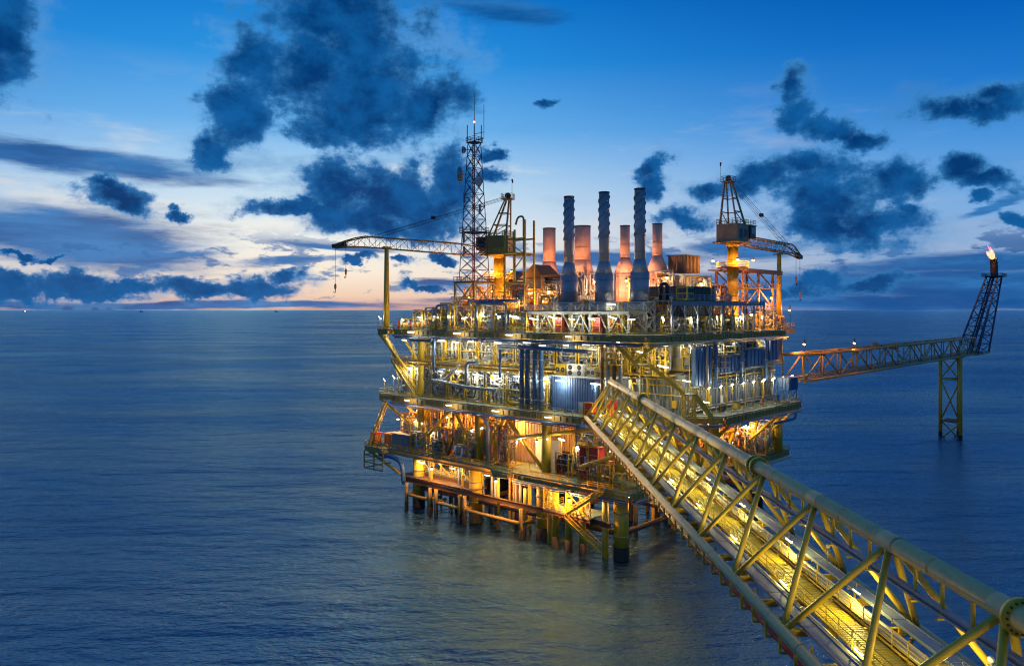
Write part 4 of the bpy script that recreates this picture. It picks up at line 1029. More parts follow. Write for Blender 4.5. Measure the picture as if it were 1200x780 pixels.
cabin('grey plant room at the back of the mezzanine left side', 24, 62, 14, 17, Z1, 38.5, mat('dim_wall', (.22, .21, .17), .7, 0, .5), DRK, 1.2, 'plant_room', 'building')
cabin('dark plant room at the back of the cellar storey', 33, 62, 14, 17, Z0, 23.0, mat('warm_dim_wall', (.40, .25, .12), .7, 0, .5), DRK, 1.2, 'plant_room', 'building')
cabin('grey switch room between mezzanine and top deck on the right face', -2, 12, 17, 52, Z2, 38.6, mat('switch_room', (.50, .50, .42), .55, 0, .4), DRK, 1.1, 'switch_room', 'building')
# hooded air intakes with pitched tops
for (u, v, z, s_, m_, lb) in ((46, 22, 52.0, 2.3, DRK, 'dark pitched air intake hood left of the gantry'), (34.5, 18, 52.2, 3.0, BRN, 'brown and blue pitched air intake hood between gantry and stack'), (31.0, 18, 51.0, 1.8, DRK, 'small dark hood beside the leftmost spiral stack')):
    T = Thing('intake_hood', lb, 'vent', P(u, v, z-3))
    T.part('hood_body', MB().prism([(v-s_, u-s_), (v+s_, u-s_), (v+s_, u+s_), (v-s_, u+s_)], z-2.4, z), m_)
    T.part('hood_roof', MB()._add([P(u-s_-.4, v-s_-.4, z), P(u+s_+.4, v-s_-.4, z), P(u+s_+.4, v+s_+.4, z), P(u-s_-.4, v+s_+.4, z), P(u, v-s_, z+s_), P(u, v+s_, z+s_)],
            [(0, 1, 4), (1, 2, 5, 4), (2, 3, 5), (3, 0, 4, 5), (0, 3, 2, 1)]), m_)
    for du in (-s_*.8, s_*.8): T.part('hood_leg', MB().bar(P(u+du, v-s_*.8, z-7), P(u+du, v-s_*.8, z-2.4), .25), GRY)
    lv = MB()
    for k in range(5): lv.box((v-s_-.06, u-s_*.8, z-2.2+k*.42), (v-s_-.005, u+s_*.8, z-2.0+k*.42))
    T.part('louvres', lv, BLU if m_ is BRN else GRY)

# air conditioners and fans
def fan_box(label, u0, u1, v, z, h, d=1.6, m=WHT, right=False):
    T = Thing('air_conditioner', label, 'air conditioner', P((u0+u1)/2, v, z))
    if not right:
        T.part('casing', MB().box((v, u0, z+.02), (v+d, u1, z+h)), m)
        for uu in (u0+(u1-u0)*.22, u0+(u1-u0)*.78):
            for zz in ((z+h*.27, z+h*.73) if h > 2.2 else (z+h*.5,)):
                r = min(h*.2, .5)
                T.part('fan', MB().tube([P(uu, v-.08, zz), P(uu, v-.01, zz)], r, 16), DRK)
                T.part('fan_hub', MB().tube([P(uu, v-.13, zz), P(uu, v-.085, zz)], r*.3, 10), GRY)
    else:
        T.part('casing', MB().box((v, u0, z+.02), (v+(d), u1, z+h)), m)
        for k in range(2):
            vv = v+d*(.3+.4*k)
            T.part('fan', MB().tube([P(u0-.08, vv, z+h*.5), P(u0-.01, vv, z+h*.5)], min(h*.25, d*.17), 16), DRK)
            T.part('fan_hub', MB().tube([P(u0-.13, vv, z+h*.5), P(u0-.085, vv, z+h*.5)], .18, 10), GRY)
fan_box('white four-fan air conditioner on the roof of the blue cabin', 11.2, 15.2, 3.2, 32.1, 2.3)
fan_box('small cream air unit right of the four-fan air conditioner', 8.6, 10.4, 3.4, 32.1, 1.8, m=PCK)
fan_box('yellow machine box on the left of the blue cabin roof', 15.8, 18.2, 3.4, 32.1, 2.2, m=YEL)
fan_box('cream two-fan cooling unit on the mezzanine by the right stair', -3.9, -1, 16, Z2+.1, 2.6, 5.4, PCK, True)
# tall blue ducts in front of the left face
for k, (u, m_) in enumerate(((25.0, BLU), (23.4, BLU), (21.4, BLU), (19.8, BLU))):
    T = Thing('riser_duct', ['leftmost tall blue riser duct of the four on the left face', 'second tall blue riser duct from the left', 'third tall blue riser duct from the left', 'rightmost tall blue riser duct next to the blue cabin'][k], 'pipe', P(u, .8, Z1))
    T.part('duct', MB().pipe([P(u, .8, Z1), P(u, .8, 37.6), P(u, 4.5, 37.6)], .48, 14, 1.2), m_)
    for z in (27, 31, 35): T.part('duct_flange', MB().tube([P(u, .8, z), P(u, .8, z+.16)], .6, 14), GRY)
# blue radiator fins on the right face
def fins(label, v0, nf, z0, z1, u=-6.2, step=1.25, m=BLU):
    T = Thing('cooler_bank', label, 'cooler', P(u, v0, z0))
    for k in range(nf):
        v = v0+k*step
        T.part('cooler_panel', MB().box((v, u, z0), (v+step*.62, u+.9, z1)), m)
    T.part('header', MB().tube([P(u+.4, v0-.3, z1+.25), P(u+.4, v0+nf*step, z1+.25)], .22, 10), GRY)
    T.part('header', MB().tube([P(u+.4, v0-.3, z0-.25), P(u+.4, v0+nf*step, z0-.25)], .22, 10), GRY)
    T.part('frame', MB().bar(P(u+1.1, v0-.3, z0-.4), P(u+1.1, v0-.3, z1+.4), .16).bar(P(u+1.1, v0+nf*step, z0-.4), P(u+1.1, v0+nf*step, z1+.4), .16), YEL)
fins('tallest bank of upright blue cooler panels left of the right walkway lights', 15.5, 5, 30.6, 37.6, step=1.35)
fins('short bank of blue cooler panels halfway along the right face', 37, 5, 33.2, 36.6, step=1.7)
fins('low dark blue panel bank under the middle of the right mezzanine', 24, 8, 32.6, 35.6, step=1.5, m=MATS['cabin_blue_cladding'])
fins('upright blue panel bank beside the orange corner column', 47.5, 3, 34, 38.4, step=1.6)
cabin('navy blue equipment crate at the far right tip of the main deck', -10.6, -7.5, 47.2, 51.7, Z1+2.6, 30.2, BLU, BLU, .6, 'equipment_crate', 'crate')
T = Thing('crate_stand', 'short steel stand under the navy crate on the right deck tip', 'stand', P(-9, 49.4, Z1))
for du, dv in ((-1.4, -2), (1.4, -2), (1.4, 2), (-1.4, 2)): T.part('stand_leg', MB().bar(P(-9+du, 49.4+dv, Z1), P(-9+du, 49.4+dv, Z1+2.6), .2), GRY)
T.part('stand_brace', MB().bar(P(-10.4, 47.4, Z1), P(-10.4, 51.4, Z1+2.6), .12), GRY)

# ------------------------------------------------------------------ service platforms under the stacks
def service(label, u0, u1, v0, v1, z, m, step=4.4, x=True, cols_v=None):
    T = Thing('service_platform', label, 'platform', P((u0+u1)/2, v0, Z3))
    T.part('floor', MB().box((v0, u0, z-.18), (v1, u1, z)), GRT)
    for v in (v0, v1): T.part('floor_beam', MB().ibeam(P(u0, v, z-.5), P(u1, v, z-.5), .3, .6), m)
    T.part('guard_rail', rail_mb([P(u1, v1, z), P(u1, v0, z), P(u0, v0, z), P(u0, v1, z)], step=1.8, w=.08), m)
    k = round((u1-u0)/step)
    for i in range(k+1):
        u = u0+(u1-u0)*i/k
        for v in (v0, v1):
            T.part('column', MB().bar(P(u, v, Z3), P(u, v, z-.8), .34), m)
            if i < k and x:
                w = (u1-u0)/k
                T.part('knee_brace', MB().bar(P(u+w*.05, v, Z3+.3), P(u+w*.5, v, z-.8), .2), m)
                T.part('knee_brace', MB().bar(P(u+w*.95, v, Z3+.3), P(u+w*.5, v, z-.8), .2), m)
            elif not x:
                for sg in (-1, 1):
                    if u0 <= u+sg*1.5 <= u1: T.part('knee_brace', MB().bar(P(u, v, z-2.6), P(u+sg*1.5, v, z-.8), .16), m)
service('white braced service platform beneath the three spiral stacks', 0.5, 27, 3, 9, 44.9, mat('dull_white', (.46, .46, .42), .5, 0, .5, (.2, .15, .1)))
T = service('grey roofed service platform right of the spiral stacks', -5, -4, 10, 11, 46.8, GRY, 1, False) if False else None
T = Thing('service_platform', 'grey steel service platform with slender columns right of the spiral stacks', 'platform', P(-5, 25, Z3))
T.part('floor', MB().box((8, -5.6, 46.6), (46, 0, 46.8)), GRT)
T.part('floor_beam', MB().ibeam(P(-5.6, 8, 46.2), P(-5.6, 46, 46.2), .3, .7), TRY)
T.part('guard_rail', rail_mb([P(-5.6, 8, 46.8), P(-5.6, 46, 46.8)], step=2, w=.08), GRY)
for i in range(9):
    v = 8.2+i*4.7
    T.part('column', MB().bar(P(-5.5, v, Z3), P(-5.5, v, 45.9), .3), GRY)
    for sg in (-1, 1): T.part('knee_brace', MB().bar(P(-5.5, v, 43.9), P(-5.5, v+sg*1.6, 45.9), .15), GRY)
# orange open frame tower at the right
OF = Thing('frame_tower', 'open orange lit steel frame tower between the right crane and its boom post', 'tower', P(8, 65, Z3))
PK = mat('pink_orange_lit_paint', (.60, .30, .16), .55, 0, .35, rust)
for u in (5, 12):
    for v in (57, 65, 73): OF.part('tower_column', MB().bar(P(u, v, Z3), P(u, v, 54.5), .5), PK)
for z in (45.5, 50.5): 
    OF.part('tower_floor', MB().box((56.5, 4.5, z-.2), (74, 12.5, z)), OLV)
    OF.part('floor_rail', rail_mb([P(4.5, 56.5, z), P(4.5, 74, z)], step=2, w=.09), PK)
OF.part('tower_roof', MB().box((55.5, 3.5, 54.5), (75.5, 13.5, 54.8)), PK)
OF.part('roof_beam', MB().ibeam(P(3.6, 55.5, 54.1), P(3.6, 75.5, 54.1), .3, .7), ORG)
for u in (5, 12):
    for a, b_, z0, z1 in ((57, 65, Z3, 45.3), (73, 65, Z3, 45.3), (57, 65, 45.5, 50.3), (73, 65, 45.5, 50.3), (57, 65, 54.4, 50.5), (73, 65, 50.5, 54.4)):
        OF.part('tower_brace', MB().bar(P(u, a, z0), P(u, b_, z1), .26), PK)
flood(P(6, 50, 46), 'sodium floodlight beside the right crane pedestal', 4500, post=5.4)
flood(P(-2, 47, 44.0), 'low sodium floodlight at the foot of the right crane pedestal', 2600, post=3.4)
flood(P(3, 68, 48), 'sodium floodlight inside the orange frame tower', 3200, post=2.2)
flood(P(2, 76, 45.0), 'small orange lamp beside the right boom post', 500, post=4.4)
flood(P(48, 20, 47.5), 'sodium floodlight below the left crane gallery', 4500, post=5.4)
flood(P(38, 16, 49), 'sodium floodlight left of the spiral stacks', 3200, post=2.2)
flood(P(30, 13, 47), 'sodium floodlight behind the yellow gantry', 2200, post=6.4)
flood(P(-6, 66, 37), 'orange lamp over the platform end of the flare bridge', 1500, post=2.2)
flood(P(-9, 90, 36.6), 'faint orange lamp on the flare bridge', 500, post=2)
# yellow gantry beside the left crane
GA = Thing('steel_gantry', 'tall narrow yellow gantry frame right of the left crane', 'gantry', P(35, 10, Z3))
for u in (31.5, 34.5, 37.5):
    for v in (9, 12): GA.part('gantry_post', MB().bar(P(u, v, Z3), P(u, v, 62.5 if u > 32 else 64.5), .35), YEL)
for z in (46, 51, 57, 60.5): GA.part('gantry_beam', MB().bar(P(31.3, 9, z), P(37.7, 9, z), .35).bar(P(31.3, 12, z), P(37.7, 12, z), .35), YEL)
GA.part('gantry_bracing', MB().bar(P(31.5, 9, 46), P(37.5, 9, 51), .2).bar(P(37.5, 9, 51), P(31.5, 9, 57), .2).bar(P(31.5, 9, 57), P(37.5, 9, 60.5), .2).bar(P(37.5, 9, 41), P(31.5, 9, 46), .2), YEL)
GA.part('gantry_platform', MB().box((7.5, 33, 57.2), (13, 44, 57.5)), YEL)
GA.part('gantry_rail', rail_mb([P(33, 7.5, 57.5), P(44, 7.5, 57.5), P(44, 13, 57.5)], step=1.6, w=.12), YEL)
GA.part('gooseneck', MB().pipe([P(31.5, 8.6, 60.5), P(31.5, 8.6, 65.2), P(33.2, 8.6, 65.2), P(33.8, 8.6, 63.5)], .22, 8, 1.2), OLV)

# ------------------------------------------------------------------ process equipment
def vessel(T, a, b_, r, m):
    a = Vector(a); b_ = Vector(b_); d = (b_-a).normalized()
    T.part('vessel_shell', MB().tube([a-d*r*.45, a-d*r*.3, a, b_, b_+d*r*.3, b_+d*r*.45], r, 16, True, [r*.35, r*.75, r, r, r*.75, r*.35]), m)
    mid_ = a.lerp(b_, .5)
    if abs(d.z) < .5:
        for t in (.2, .8):
            q = a.lerp(b_, t); T.part('saddle', MB().bar(q-Vector((0, 0, r*1.5)), q-Vector((0, 0, r*.8)), r*1.3, .25, up=d), OLV)
        T.part('nozzle', MB().tube([mid_, mid_+Vector((0, 0, r*1.5))], r*.2, 8), GRY)
    else:
        for z in (.3, .7):
            q = a.lerp(b_, z); T.part('vessel_band', MB().tube([q, q+Vector((0, 0, .15))], r*1.06, 16), GRY)
def randpath(R, u0, u1, v0, v1, z0, z1, n):
    p = [R.uniform(u0, u1), R.uniform(v0, v1), R.uniform(z0, z1)]; out = [P(*p)]; last = -1
    for i in range(n):
        ax = R.choice([a for a in (0, 0, 2, 2, 1) if a != last]); last = ax
        lo, hi = ((u0, u1), (v0, v1), (z0, z1))[ax]
        q = list(p)
        for _ in range(5):
            q[ax] = R.uniform(lo, hi)
            if abs(q[ax]-p[ax]) > (hi-lo)*.22 and abs(q[ax]-p[ax]) > .8: break
        if abs(q[ax]-p[ax]) < .4: continue
        p = q; out.append(P(*p))
    return out if len(out) > 1 else [P(u0, v0, z0), P(u1, v0, z0)]
CN = {id(GRY): 'grey', id(WHT): 'white', id(PCK): 'pale', id(YEL): 'yellow', id(BLU): 'blue', id(RED): 'red', id(ORG): 'orange', id(TRY): 'steel blue', id(OLV): 'olive', id(BRN): 'brown', id(DRK): 'dark', id(SAL): 'salmon'}
USED = set()
def skid(u0, u1, v0, v1, z0, z1, seed, pal, where, npipe=9, nsmall=26, mfr=YEL, kind=None):
    nsmall = int(nsmall*1.35)
    R = random.Random(seed)
    if u1 < u0: u0, u1 = u1, u0
    kind = kind or R.choice(['drum', 'column', 'pipes', 'cabinet', 'manifold'])
    mv = R.choice(pal); mp = R.choice(pal)
    nm = {'drum': 'horizontal drum', 'column': 'upright vessel', 'pipes': 'bent pipe bundle', 'cabinet': 'instrument cabinet', 'manifold': 'valve manifold'}[kind]
    lb = CN[id(mv)]+' '+nm+' '+where
    if lb in USED: lb = CN[id(mv)]+' '+nm+' with '+CN[id(mp)]+' pipes '+where
    k = 0
    while lb in USED and k < 5:
        k += 1; lb = CN[id(mv)]+' '+nm+' '+['beneath a lamp', 'with thin risers', 'in deep clutter', 'behind a rail', 'near a column'][k-1]+' '+where
    USED.add(lb)
    T = Thing('process_skid', lb, 'process equipment', P((u0+u1)/2, (v0+v1)/2, z0))
    du, dv, h = u1-u0, v1-v0, z1-z0
    T.part('skid_base', MB().box((v0, u0, z0+.01), (v1, u1, z0+.28)), OLV)
    for a in (u0+.15, u1-.15): 
        T.part('skid_post', MB().bar(P(a, v0+.15, z0+.28), P(a, v0+.15, z1), .2), mfr)
    T.part('skid_beam', MB().bar(P(u0, v0+.15, z0+h*.5), P(u1, v0+.15, z0+h*.5), .18), mfr)
    T.part('skid_beam', MB().bar(P(u0, v0+.15, z1), P(u1, v0+.15, z1), .2), mfr)
    um = (u0+u1)/2; vm_ = v0+dv*.5
    if kind == 'drum':
        r = min(h*.17, dv*.3, 1.1); zz = z0+R.choice([.32, .68])*h
        vessel(T, P(u0+r+.3, vm_, zz), P(u1-r-.3, vm_, zz), r, mv)
    elif kind == 'column':
        r = min(du*.16, dv*.3, 1.0); uu = R.uniform(u0+r+.3, u1-r-.3)
        vessel(T, P(uu, vm_, z0+r), P(uu, vm_, z1-r*.6), r, mv)
    elif kind == 'cabinet':
        w = min(2.2, du*.4); uu = R.uniform(u0+.3, u1-w-.3)
        c = T.part('cabinet', MB().box((v0+.5, uu, z0+.3), (v0+1.6, uu+w, z0+h*.62)), mv)
        T.part('cabinet_door', MB().box((v0+.44, uu+.12, z0+.5), (v0+.5, uu+w*.48, z0+h*.58)).box((v0+.44, uu+w*.52, z0+.5), (v0+.5, uu+w-.12, z0+h*.58)), GRY, c)
    elif kind == 'manifold':
        for j in range(int(du/1.1)):
            uu = u0+.6+j*1.1
            T.part('manifold_leg', MB().pipe([P(uu, v0+.7, z0+.3), P(uu, v0+.7, z0+h*.6), P(uu, v0+2.2, z0+h*.6)], .2, 8), mv)
            T.part('valve', MB().ball(P(uu, v0+.7, z0+h*.3), .38, 8), mp)
        T.part('header', MB().tube([P(u0+.3, v0+.9, z0+h*.75), P(u1-.3, v0+.9, z0+h*.75)], .32, 10), mv)
    else:
        for j in range(4):
            uu = u0+.5+j*du/4.6
            T.part('pipe', MB().pipe([P(uu, v0+.4, z0+.2), P(uu, v0+.4, z0+h*(.5+.1*j)), P(u1, v0+.4+j*.1, z0+h*(.5+.1*j))], .24, 10), mv)
    for j in range(npipe):
        r = R.choice([.12, .16, .2, .28, .34])
        pth = randpath(R, u0+.2, u1-.2, v0+.2, v0+dv*.75, z0+.3, z1-.1, R.choice([3, 4, 5]))
        T.part('pipe', MB().pipe(pth, r, 8), R.choice(pal) if R.random() < .5 else mp)
    sm = MB(); sm2 = MB()
    for j in range(nsmall):
        m_ = sm if j % 2 else sm2
        m_.tube(randpath(R, u0, u1, v0, v0+dv*.6, z0+.2, z1, R.choice([1, 2, 3])), R.choice([.045, .06, .08]), 5)
    for j in range(nsmall//2):
        c = P(R.uniform(u0, u1), R.uniform(v0, v0+dv*.5), R.uniform(z0+.4, z1-.4)); r = R.uniform(.12, .34)
        (sm if j % 2 else sm2).tube([c, c+R.choice([P(r*1.3, 0, 0), P(0, r, 0), P(0, 0, r*1.6)])], r, 8)
        if R.random() < .35: c2 = c+P(.4, .2, .3); sm.box(tuple(c2), tuple(c2+Vector((R.uniform(.2, .6), R.uniform(.3, .9), R.uniform(.3, .8)))))
    T.part('small_pipework', sm, R.choice(pal), stuff=True); T.part('small_pipework', sm2, GRY, stuff=True)
    return T
palA = [WHT, PCK, GRY, WHT, BLU, YEL, GRY, PCK]; palO = [ORG, PCK, GRY, SAL, BRN, WHT, YEL]; palT = [PCK, GRY, WHT, YEL, ORG, TRY]
palY = [YEL, OLV, PCK, GRY, YEL]; palR = [RED, DRK, RED, GRY, YEL]
marks = [(66, 'at the far left end'), (59, 'beside the left stair'), (52, 'left of the mast line'), (45, 'directly below the radio mast'), (38, 'right of the mast line'), (32, 'below the yellow gantry'), (26, 'left of the tall blue ducts'), (20, 'behind the tall blue ducts'), (14, 'above the blue cabin'), (8, 'over the bridge landing'), (-20, 'near the chamfered corner')]
def near_mark(u):
    return min(marks, key=lambda q: abs(q[0]-u))[1]
sd_ = 100
for (z0, z1, ua, ub, v0, tier) in ((Z2, Z3-1.8, 8, 64, 4.4, 'under the top deck'), (Z1, Z2-1.0, 19, 66, 1.8, 'on the main deck')):
    k = int((ub-ua)/5.6); w = (ub-ua)/k
    for i in range(k):
        u = ua+i*w
        if tier == 'on the main deck' and 18 < u < 18.9: continue
        skid(u+.2, u+w-.2, v0, v0+4, z0, z1, sd_, palA, tier+' '+near_mark(u+w/2), npipe=11, nsmall=44); sd_ += 1
        skid(u+.5, u+w-.3, v0+5.2, v0+8.5, z0, z1, sd_, palA, 'behind, '+tier+' '+near_mark(u+w/2), npipe=6, nsmall=14); sd_ += 1
k = 8
for i in range(k):
    u = 28+i*4.6
    skid(u, u+4.2, .2+(i % 2)*1.2, 4.4, Z0, Z0+rr(5, 9.5), sd_, palO, 'on the cellar deck '+near_mark(u+2), npipe=8, nsmall=24); sd_ += 1
    skid(u, u+4.2, 6.5, 10.5, Z0, Z1-2.2, sd_, palO, 'deep in the cellar '+near_mark(u+2), npipe=8, nsmall=14); sd_ += 1
for i, (u, v, z1_, kd) in enumerate(((16, 1.0, 17.2, 'manifold'), (12, 1.2, 18.5, 'drum'), (8.5, .2, 19, 'manifold'))):
    skid(u-3, u+.4, v, v+3, Z0, z1_, sd_, palR, 'in the red machinery '+['by the white ribbed block', 'in the middle', 'next to the bridge'][i], kind=kd, mfr=[YEL, YEL, RED][i]); sd_ += 1
for i in range(4):
    u = -1.5+i*2.6
    skid(u, u+2.3, -1.8, 1, Z0, Z0+rr(2.5, 5), sd_, palR if i % 2 else palY, 'on the cellar deck below the bridge '+['at the corner', 'by the stair', 'by the lamp post', 'by the rail'][i], npipe=5, nsmall=18); sd_ += 1
for k, (a, b_, v0_, h_) in enumerate(((52, 57.6, -1.4, 4.5), (46, 51, -1.6, 3.5), (59, 63.6, 3.4, 8), (38.5, 43, -1.2, 3.2))):
    skid(a, b_, v0_, v0_+2.6, Z0, Z0+h_, sd_, palO, 'near the left cellar rail '+['beside the grey container', 'below the floodlight', 'behind the grey container', 'by the drain pipe'][k], npipe=8, nsmall=34); sd_ += 1
skid(9, 14, 4, 7, Z0, 21, sd_, palY, 'behind the red machinery', npipe=8); sd_ += 1
for i in range(6):
    v = 6+i*8.5
    skid(2, 8, v, v+4, Z0, 22, sd_, palO, 'deep in the right cellar '+['at the near corner', 'by the first column', 'by the orange lamp', 'behind the walkway brace', 'near the far end', 'at the far end'][i], npipe=8, nsmall=14); sd_ += 1
for i in range(5):       # right cellar cluster
    v = 34+i*5
    skid(-4.6, -.5, v, v+4.6, Z0, Z0+rr(6, 9.5), sd_, [WHT, PCK, YEL, ORG, WHT], 'in the lit cellar cluster, right side, '+['nearest the brace', 'second along', 'in the middle', 'fourth along', 'at the right tip'][i], npipe=9, nsmall=30); sd_ += 1
for i in range(6):       # mezzanine, right face clutter
    v = 15.5+i*6.2
    skid(-5.6, -3.2, v, v+5.6, 34.4 if i else 33.4, Z3-2, sd_, [BLU, PCK, YEL, TRY, GRY], 'on the right face '+['nearest the corner', 'above the first walkway light', 'above the dark panels', 'above the middle walkway', 'above the short cooler bank', 'by the orange column'][i], npipe=6, nsmall=20); sd_ += 1
for i in range(4):       # mezzanine near the corner
    u = -3+i*2.8
    skid(u, u+2.6, 10.2, 13.8, Z2 if u > 8 else Z2-.6, 38.6, sd_, palY, 'above the chamfered corner '+['next to the cooling unit', 'behind the top stair', 'left of the top stair', 'above the pale cabin'][i], npipe=6, nsmall=20); sd_ += 1
# clutter on the top deck
tops_ = [(56, 59.5, 1, 4, 4.5), (51, 55, .8, 4, 5), (46.5, 50, 1, 5, 6), (28, 32, .6, 3, 4.3), (33, 37.5, 1, 5, 6), (23.5, 27.5, .5, 2.6, 3.8), (37.5, 40, 1, 4, 5), (47, 55, 9, 13, 7.5), (38, 42, 9.5, 13, 8.5), (29, 36, 13.5, 17, 8.5), (23, 29, 10.5, 15, 7.6), (16, 21, 14.8, 18, 6.5), (7, 12, 14.8, 18, 6), (-1, 3, 14, 18, 7), (41, 48, 14, 18, 9), (33, 40, 20, 24, 11), (24, 30, 17, 20, 9), (52, 60, 12, 16, 6), (18, 26, 9.5, 11, 3.9), (9, 17, 9.5, 11, 3.9), (1, 8, 9.5, 11, 3.9), (19.5, 24, 3.4, 8, 3.6), (11, 15, 3.4, 8, 3.6), (2, 6, 3.4, 8, 3.6)]
for i, (a, b_, v0, v1, h) in enumerate(tops_):
    skid(a, b_, v0, v1, Z3, Z3+h, sd_, palT, 'on the top deck '+near_mark((a+b_)/2)+('' if v0 < 6 else ', back row'), npipe=8, nsmall=26); sd_ += 1
for i, (v, h) in enumerate(((10, 3), (16, 3), (22, 3.2), (28, 3), (34, 3.4), (40, 3.2), (53, 4.5), (59, 4), (66, 3.5), (70, 3.0))):
    uu = -4.8 if v < 50 else (-4.6 if v < 55 else 1.6)
    skid(uu, uu+3, v, v+4.6, Z3, Z3+h, sd_, palO if v > 38 else palT, 'on the right top deck edge '+['below the first grey column', 'below the second column', 'by the pale house door', 'beside the pale house', 'past the pale house', 'left of the crane pedestal', 'right of the crane pedestal', 'at the foot of the orange tower', 'under the orange tower floor', 'beside the boom post'][i], npipe=6, nsmall=26); sd_ += 1
ups = [(24, 31, 13.6, 16.6, 12.0), (46, 52, 18, 22, 12.5), (52, 58, 16, 20, 10), (31, 36, 8.4, 11.6, 10.5), (25, 30, 30, 33, 13), (40, 45, 23.5, 27, 13.5), (16.5, 20, 31, 34, 11.5), (27, 33, 24, 27, 13), (-1, 5, 37, 41, 10), (-1, 5, 31, 36, 11.5), (8, 14, 30.5, 33, 13)]
upw = ['between gantry and left spiral stack', 'behind the left crane pedestal', 'left of the left crane pedestal', 'inside the foot of the gantry', 'between the two left salmon stacks', 'beside the leftmost salmon stack', 'between the right salmon stacks', 'behind the pitched hood', 'left of the right crane, high up', 'behind the dark ventilation block', 'beside the rightmost salmon stack']
for i, (a, b_, v0, v1, h) in enumerate(ups):
    skid(a, b_, v0, v1, Z3, Z3+h, sd_, [SAL, PCK, ORG, WHT, PCK, GRY] if i % 3 else [PCK, WHT, ORG, GRY], 'rising '+upw[i], npipe=14, nsmall=46, mfr=[YEL, GRY, ORG][i % 3]); sd_ += 1
for i, (u, v, z) in enumerate(((28, 12.8, 49), (33, 8, 47), (49, 17, 49.5), (55, 15, 48), (26, 29, 51), (42, 22.5, 52), (1, 30.4, 50.5), (2, 36.6, 49), (18, 30, 50), (38, 8.6, 47), (9, 29.8, 52))):
    flood(P(u, v, z), 'warm lamp on the raised pipework '+upw[[0, 3, 1, 2, 4, 5, 9, 8, 6, 3, 10][i]]+(' on its left' if i == 9 else ''), 650, color=(1, .62, .28), post=2)
# orange spherical vessel by the right crane, heat exchangers
T = Thing('round_vessel', 'orange lit rounded vessel between the right crane pedestal and the frame tower', 'tank', P(8, 54, Z3))
T.part('vessel_shell', MB().ball(P(8, 54, Z3+5.6), 2.6, 20, 1.25), PK)  # orange lamplight on the vessel is put into its paint
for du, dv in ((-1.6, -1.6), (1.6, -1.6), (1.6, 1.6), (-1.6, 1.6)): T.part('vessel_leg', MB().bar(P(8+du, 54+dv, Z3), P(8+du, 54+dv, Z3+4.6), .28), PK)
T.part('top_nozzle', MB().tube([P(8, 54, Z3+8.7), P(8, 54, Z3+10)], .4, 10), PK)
skid(5.5, 11, 44, 50, Z3, Z3+9, sd_, [SAL, ORG, PCK], 'behind the right crane pedestal', npipe=12); sd_ += 1
skid(13, 19, 50, 56, Z3, Z3+7, sd_, [SAL, ORG, PCK], 'beyond the right crane pedestal', npipe=10); sd_ += 1
# big pipes: hoops, headers and elbows
def bigpipe(pts, r, m, label, fl=0):
    T = Thing('process_pipe', label, 'pipe', pts[0])
    T.part('pipe_run', MB().pipe(pts, r, 14, r*3), m)
    for a, b_ in zip(pts[:-1], pts[1:]):
        if (b_-a).length > 3:
            q = a.lerp(b_, .5); d = (b_-a).normalized(); T.part('pipe_flange', MB().tube([q-d*.1, q+d*.1], r*1.3, 14), GRY)
bigpipe([P(50.5, .4, Z3), P(50.5, .4, 46), P(46.5, .4, 46), P(46.5, .4, Z3)], .28, GRY, 'grey pipe hoop at the left foot of the radio mast')
bigpipe([P(37.5, .2, Z3), P(37.5, .2, 46.3), P(28.8, .2, 46.3), P(28.8, .2, Z3)], .30, TRY, 'long low grey blue pipe hoop on the top deck edge')
bigpipe([P(40, .3, 46.9), P(28, .3, 46.9), P(28, 3, 46.9)], .3, BLU, 'dark blue header pipe running above the pipe hoop')
bigpipe([P(52, .2, 39), P(52, .2, 38.0), P(60, .2, 38.0), P(60, 4, 38)], .28, BLU, 'short blue pipe under the top deck at the left')
bigpipe([P(51, .1, 38.6), P(51, .1, 31.4)], .3, BLU, 'vertical blue downpipe on the left face')
bigpipe([P(30.5, .2, 36.9), P(30.5, .2, 31.0)], .3, BLU, 'vertical blue pipe left of the tall ducts')
bigpipe([P(30.5, -.1, 37.6), P(19, -.1, 37.4), P(8, .3, 37.2)], .4, BLU, 'long blue header crossing above the tall ducts')
bigpipe([P(51, -.2, 29.4), P(40, -.2, 28.4), P(31, -.2, 28.4)], .34, TRY, 'sloping steel blue pipe across the main deck front')
bigpipe([P(40.5, .2, 28.5), P(40.5, .2, 33.8), P(37, .2, 33.8)], .42, TRY, 'steel blue elbow pipe in the middle of the left face')
bigpipe([P(43, .5, 33), P(47, .5, 30), P(50, .5, 28)], .3, GRY, 'grey slanting pipe left of the steel blue elbow')
bigpipe([P(37.2, -.6, 23.0), P(35.4, -.6, 23.0), P(33.8, -.6, 22.2), P(33.2, -.6, 20.6), P(33.2, -.6, 13)], .45, GRY, 'big grey elbow pipe dropping through the cellar storey')
bigpipe([P(44, -.4, 24), P(44, -.4, 17), P(45, -.4, 14.5), P(46, -.4, 12.9)], .25, BRN, 'brown drain pipe on the left of the cellar storey')
for i, u in enumerate((6.2, 5.0, 3.8, 2.6)):
    bigpipe([P(u, 2.6+i*.3, Z1), P(u, 2.6+i*.3, 38.8)], .36, GRY if i % 2 else BRN, ['first', 'second', 'third', 'fourth'][i]+' upright duct from the left beside the bridge head')
for i, v in enumerate((19.5, 23, 33.5, 45)):
    bigpipe([P(-6.4, v, 29.8), P(-6.4, v, 38.6), P(-3, v, 38.6)], .34, BLU if i else GRY, ['nearest', 'second nearest', 'third', 'farthest'][i]+' upright pipe on the right face')
bigpipe([P(-1.2, 13.6, 46), P(-1.2, 13.6, 50), P(.3, 13.6, 50), P(.3, 13.6, 46)], .35, DRK, 'dark inverted U pipe right of the rightmost spiral stack')
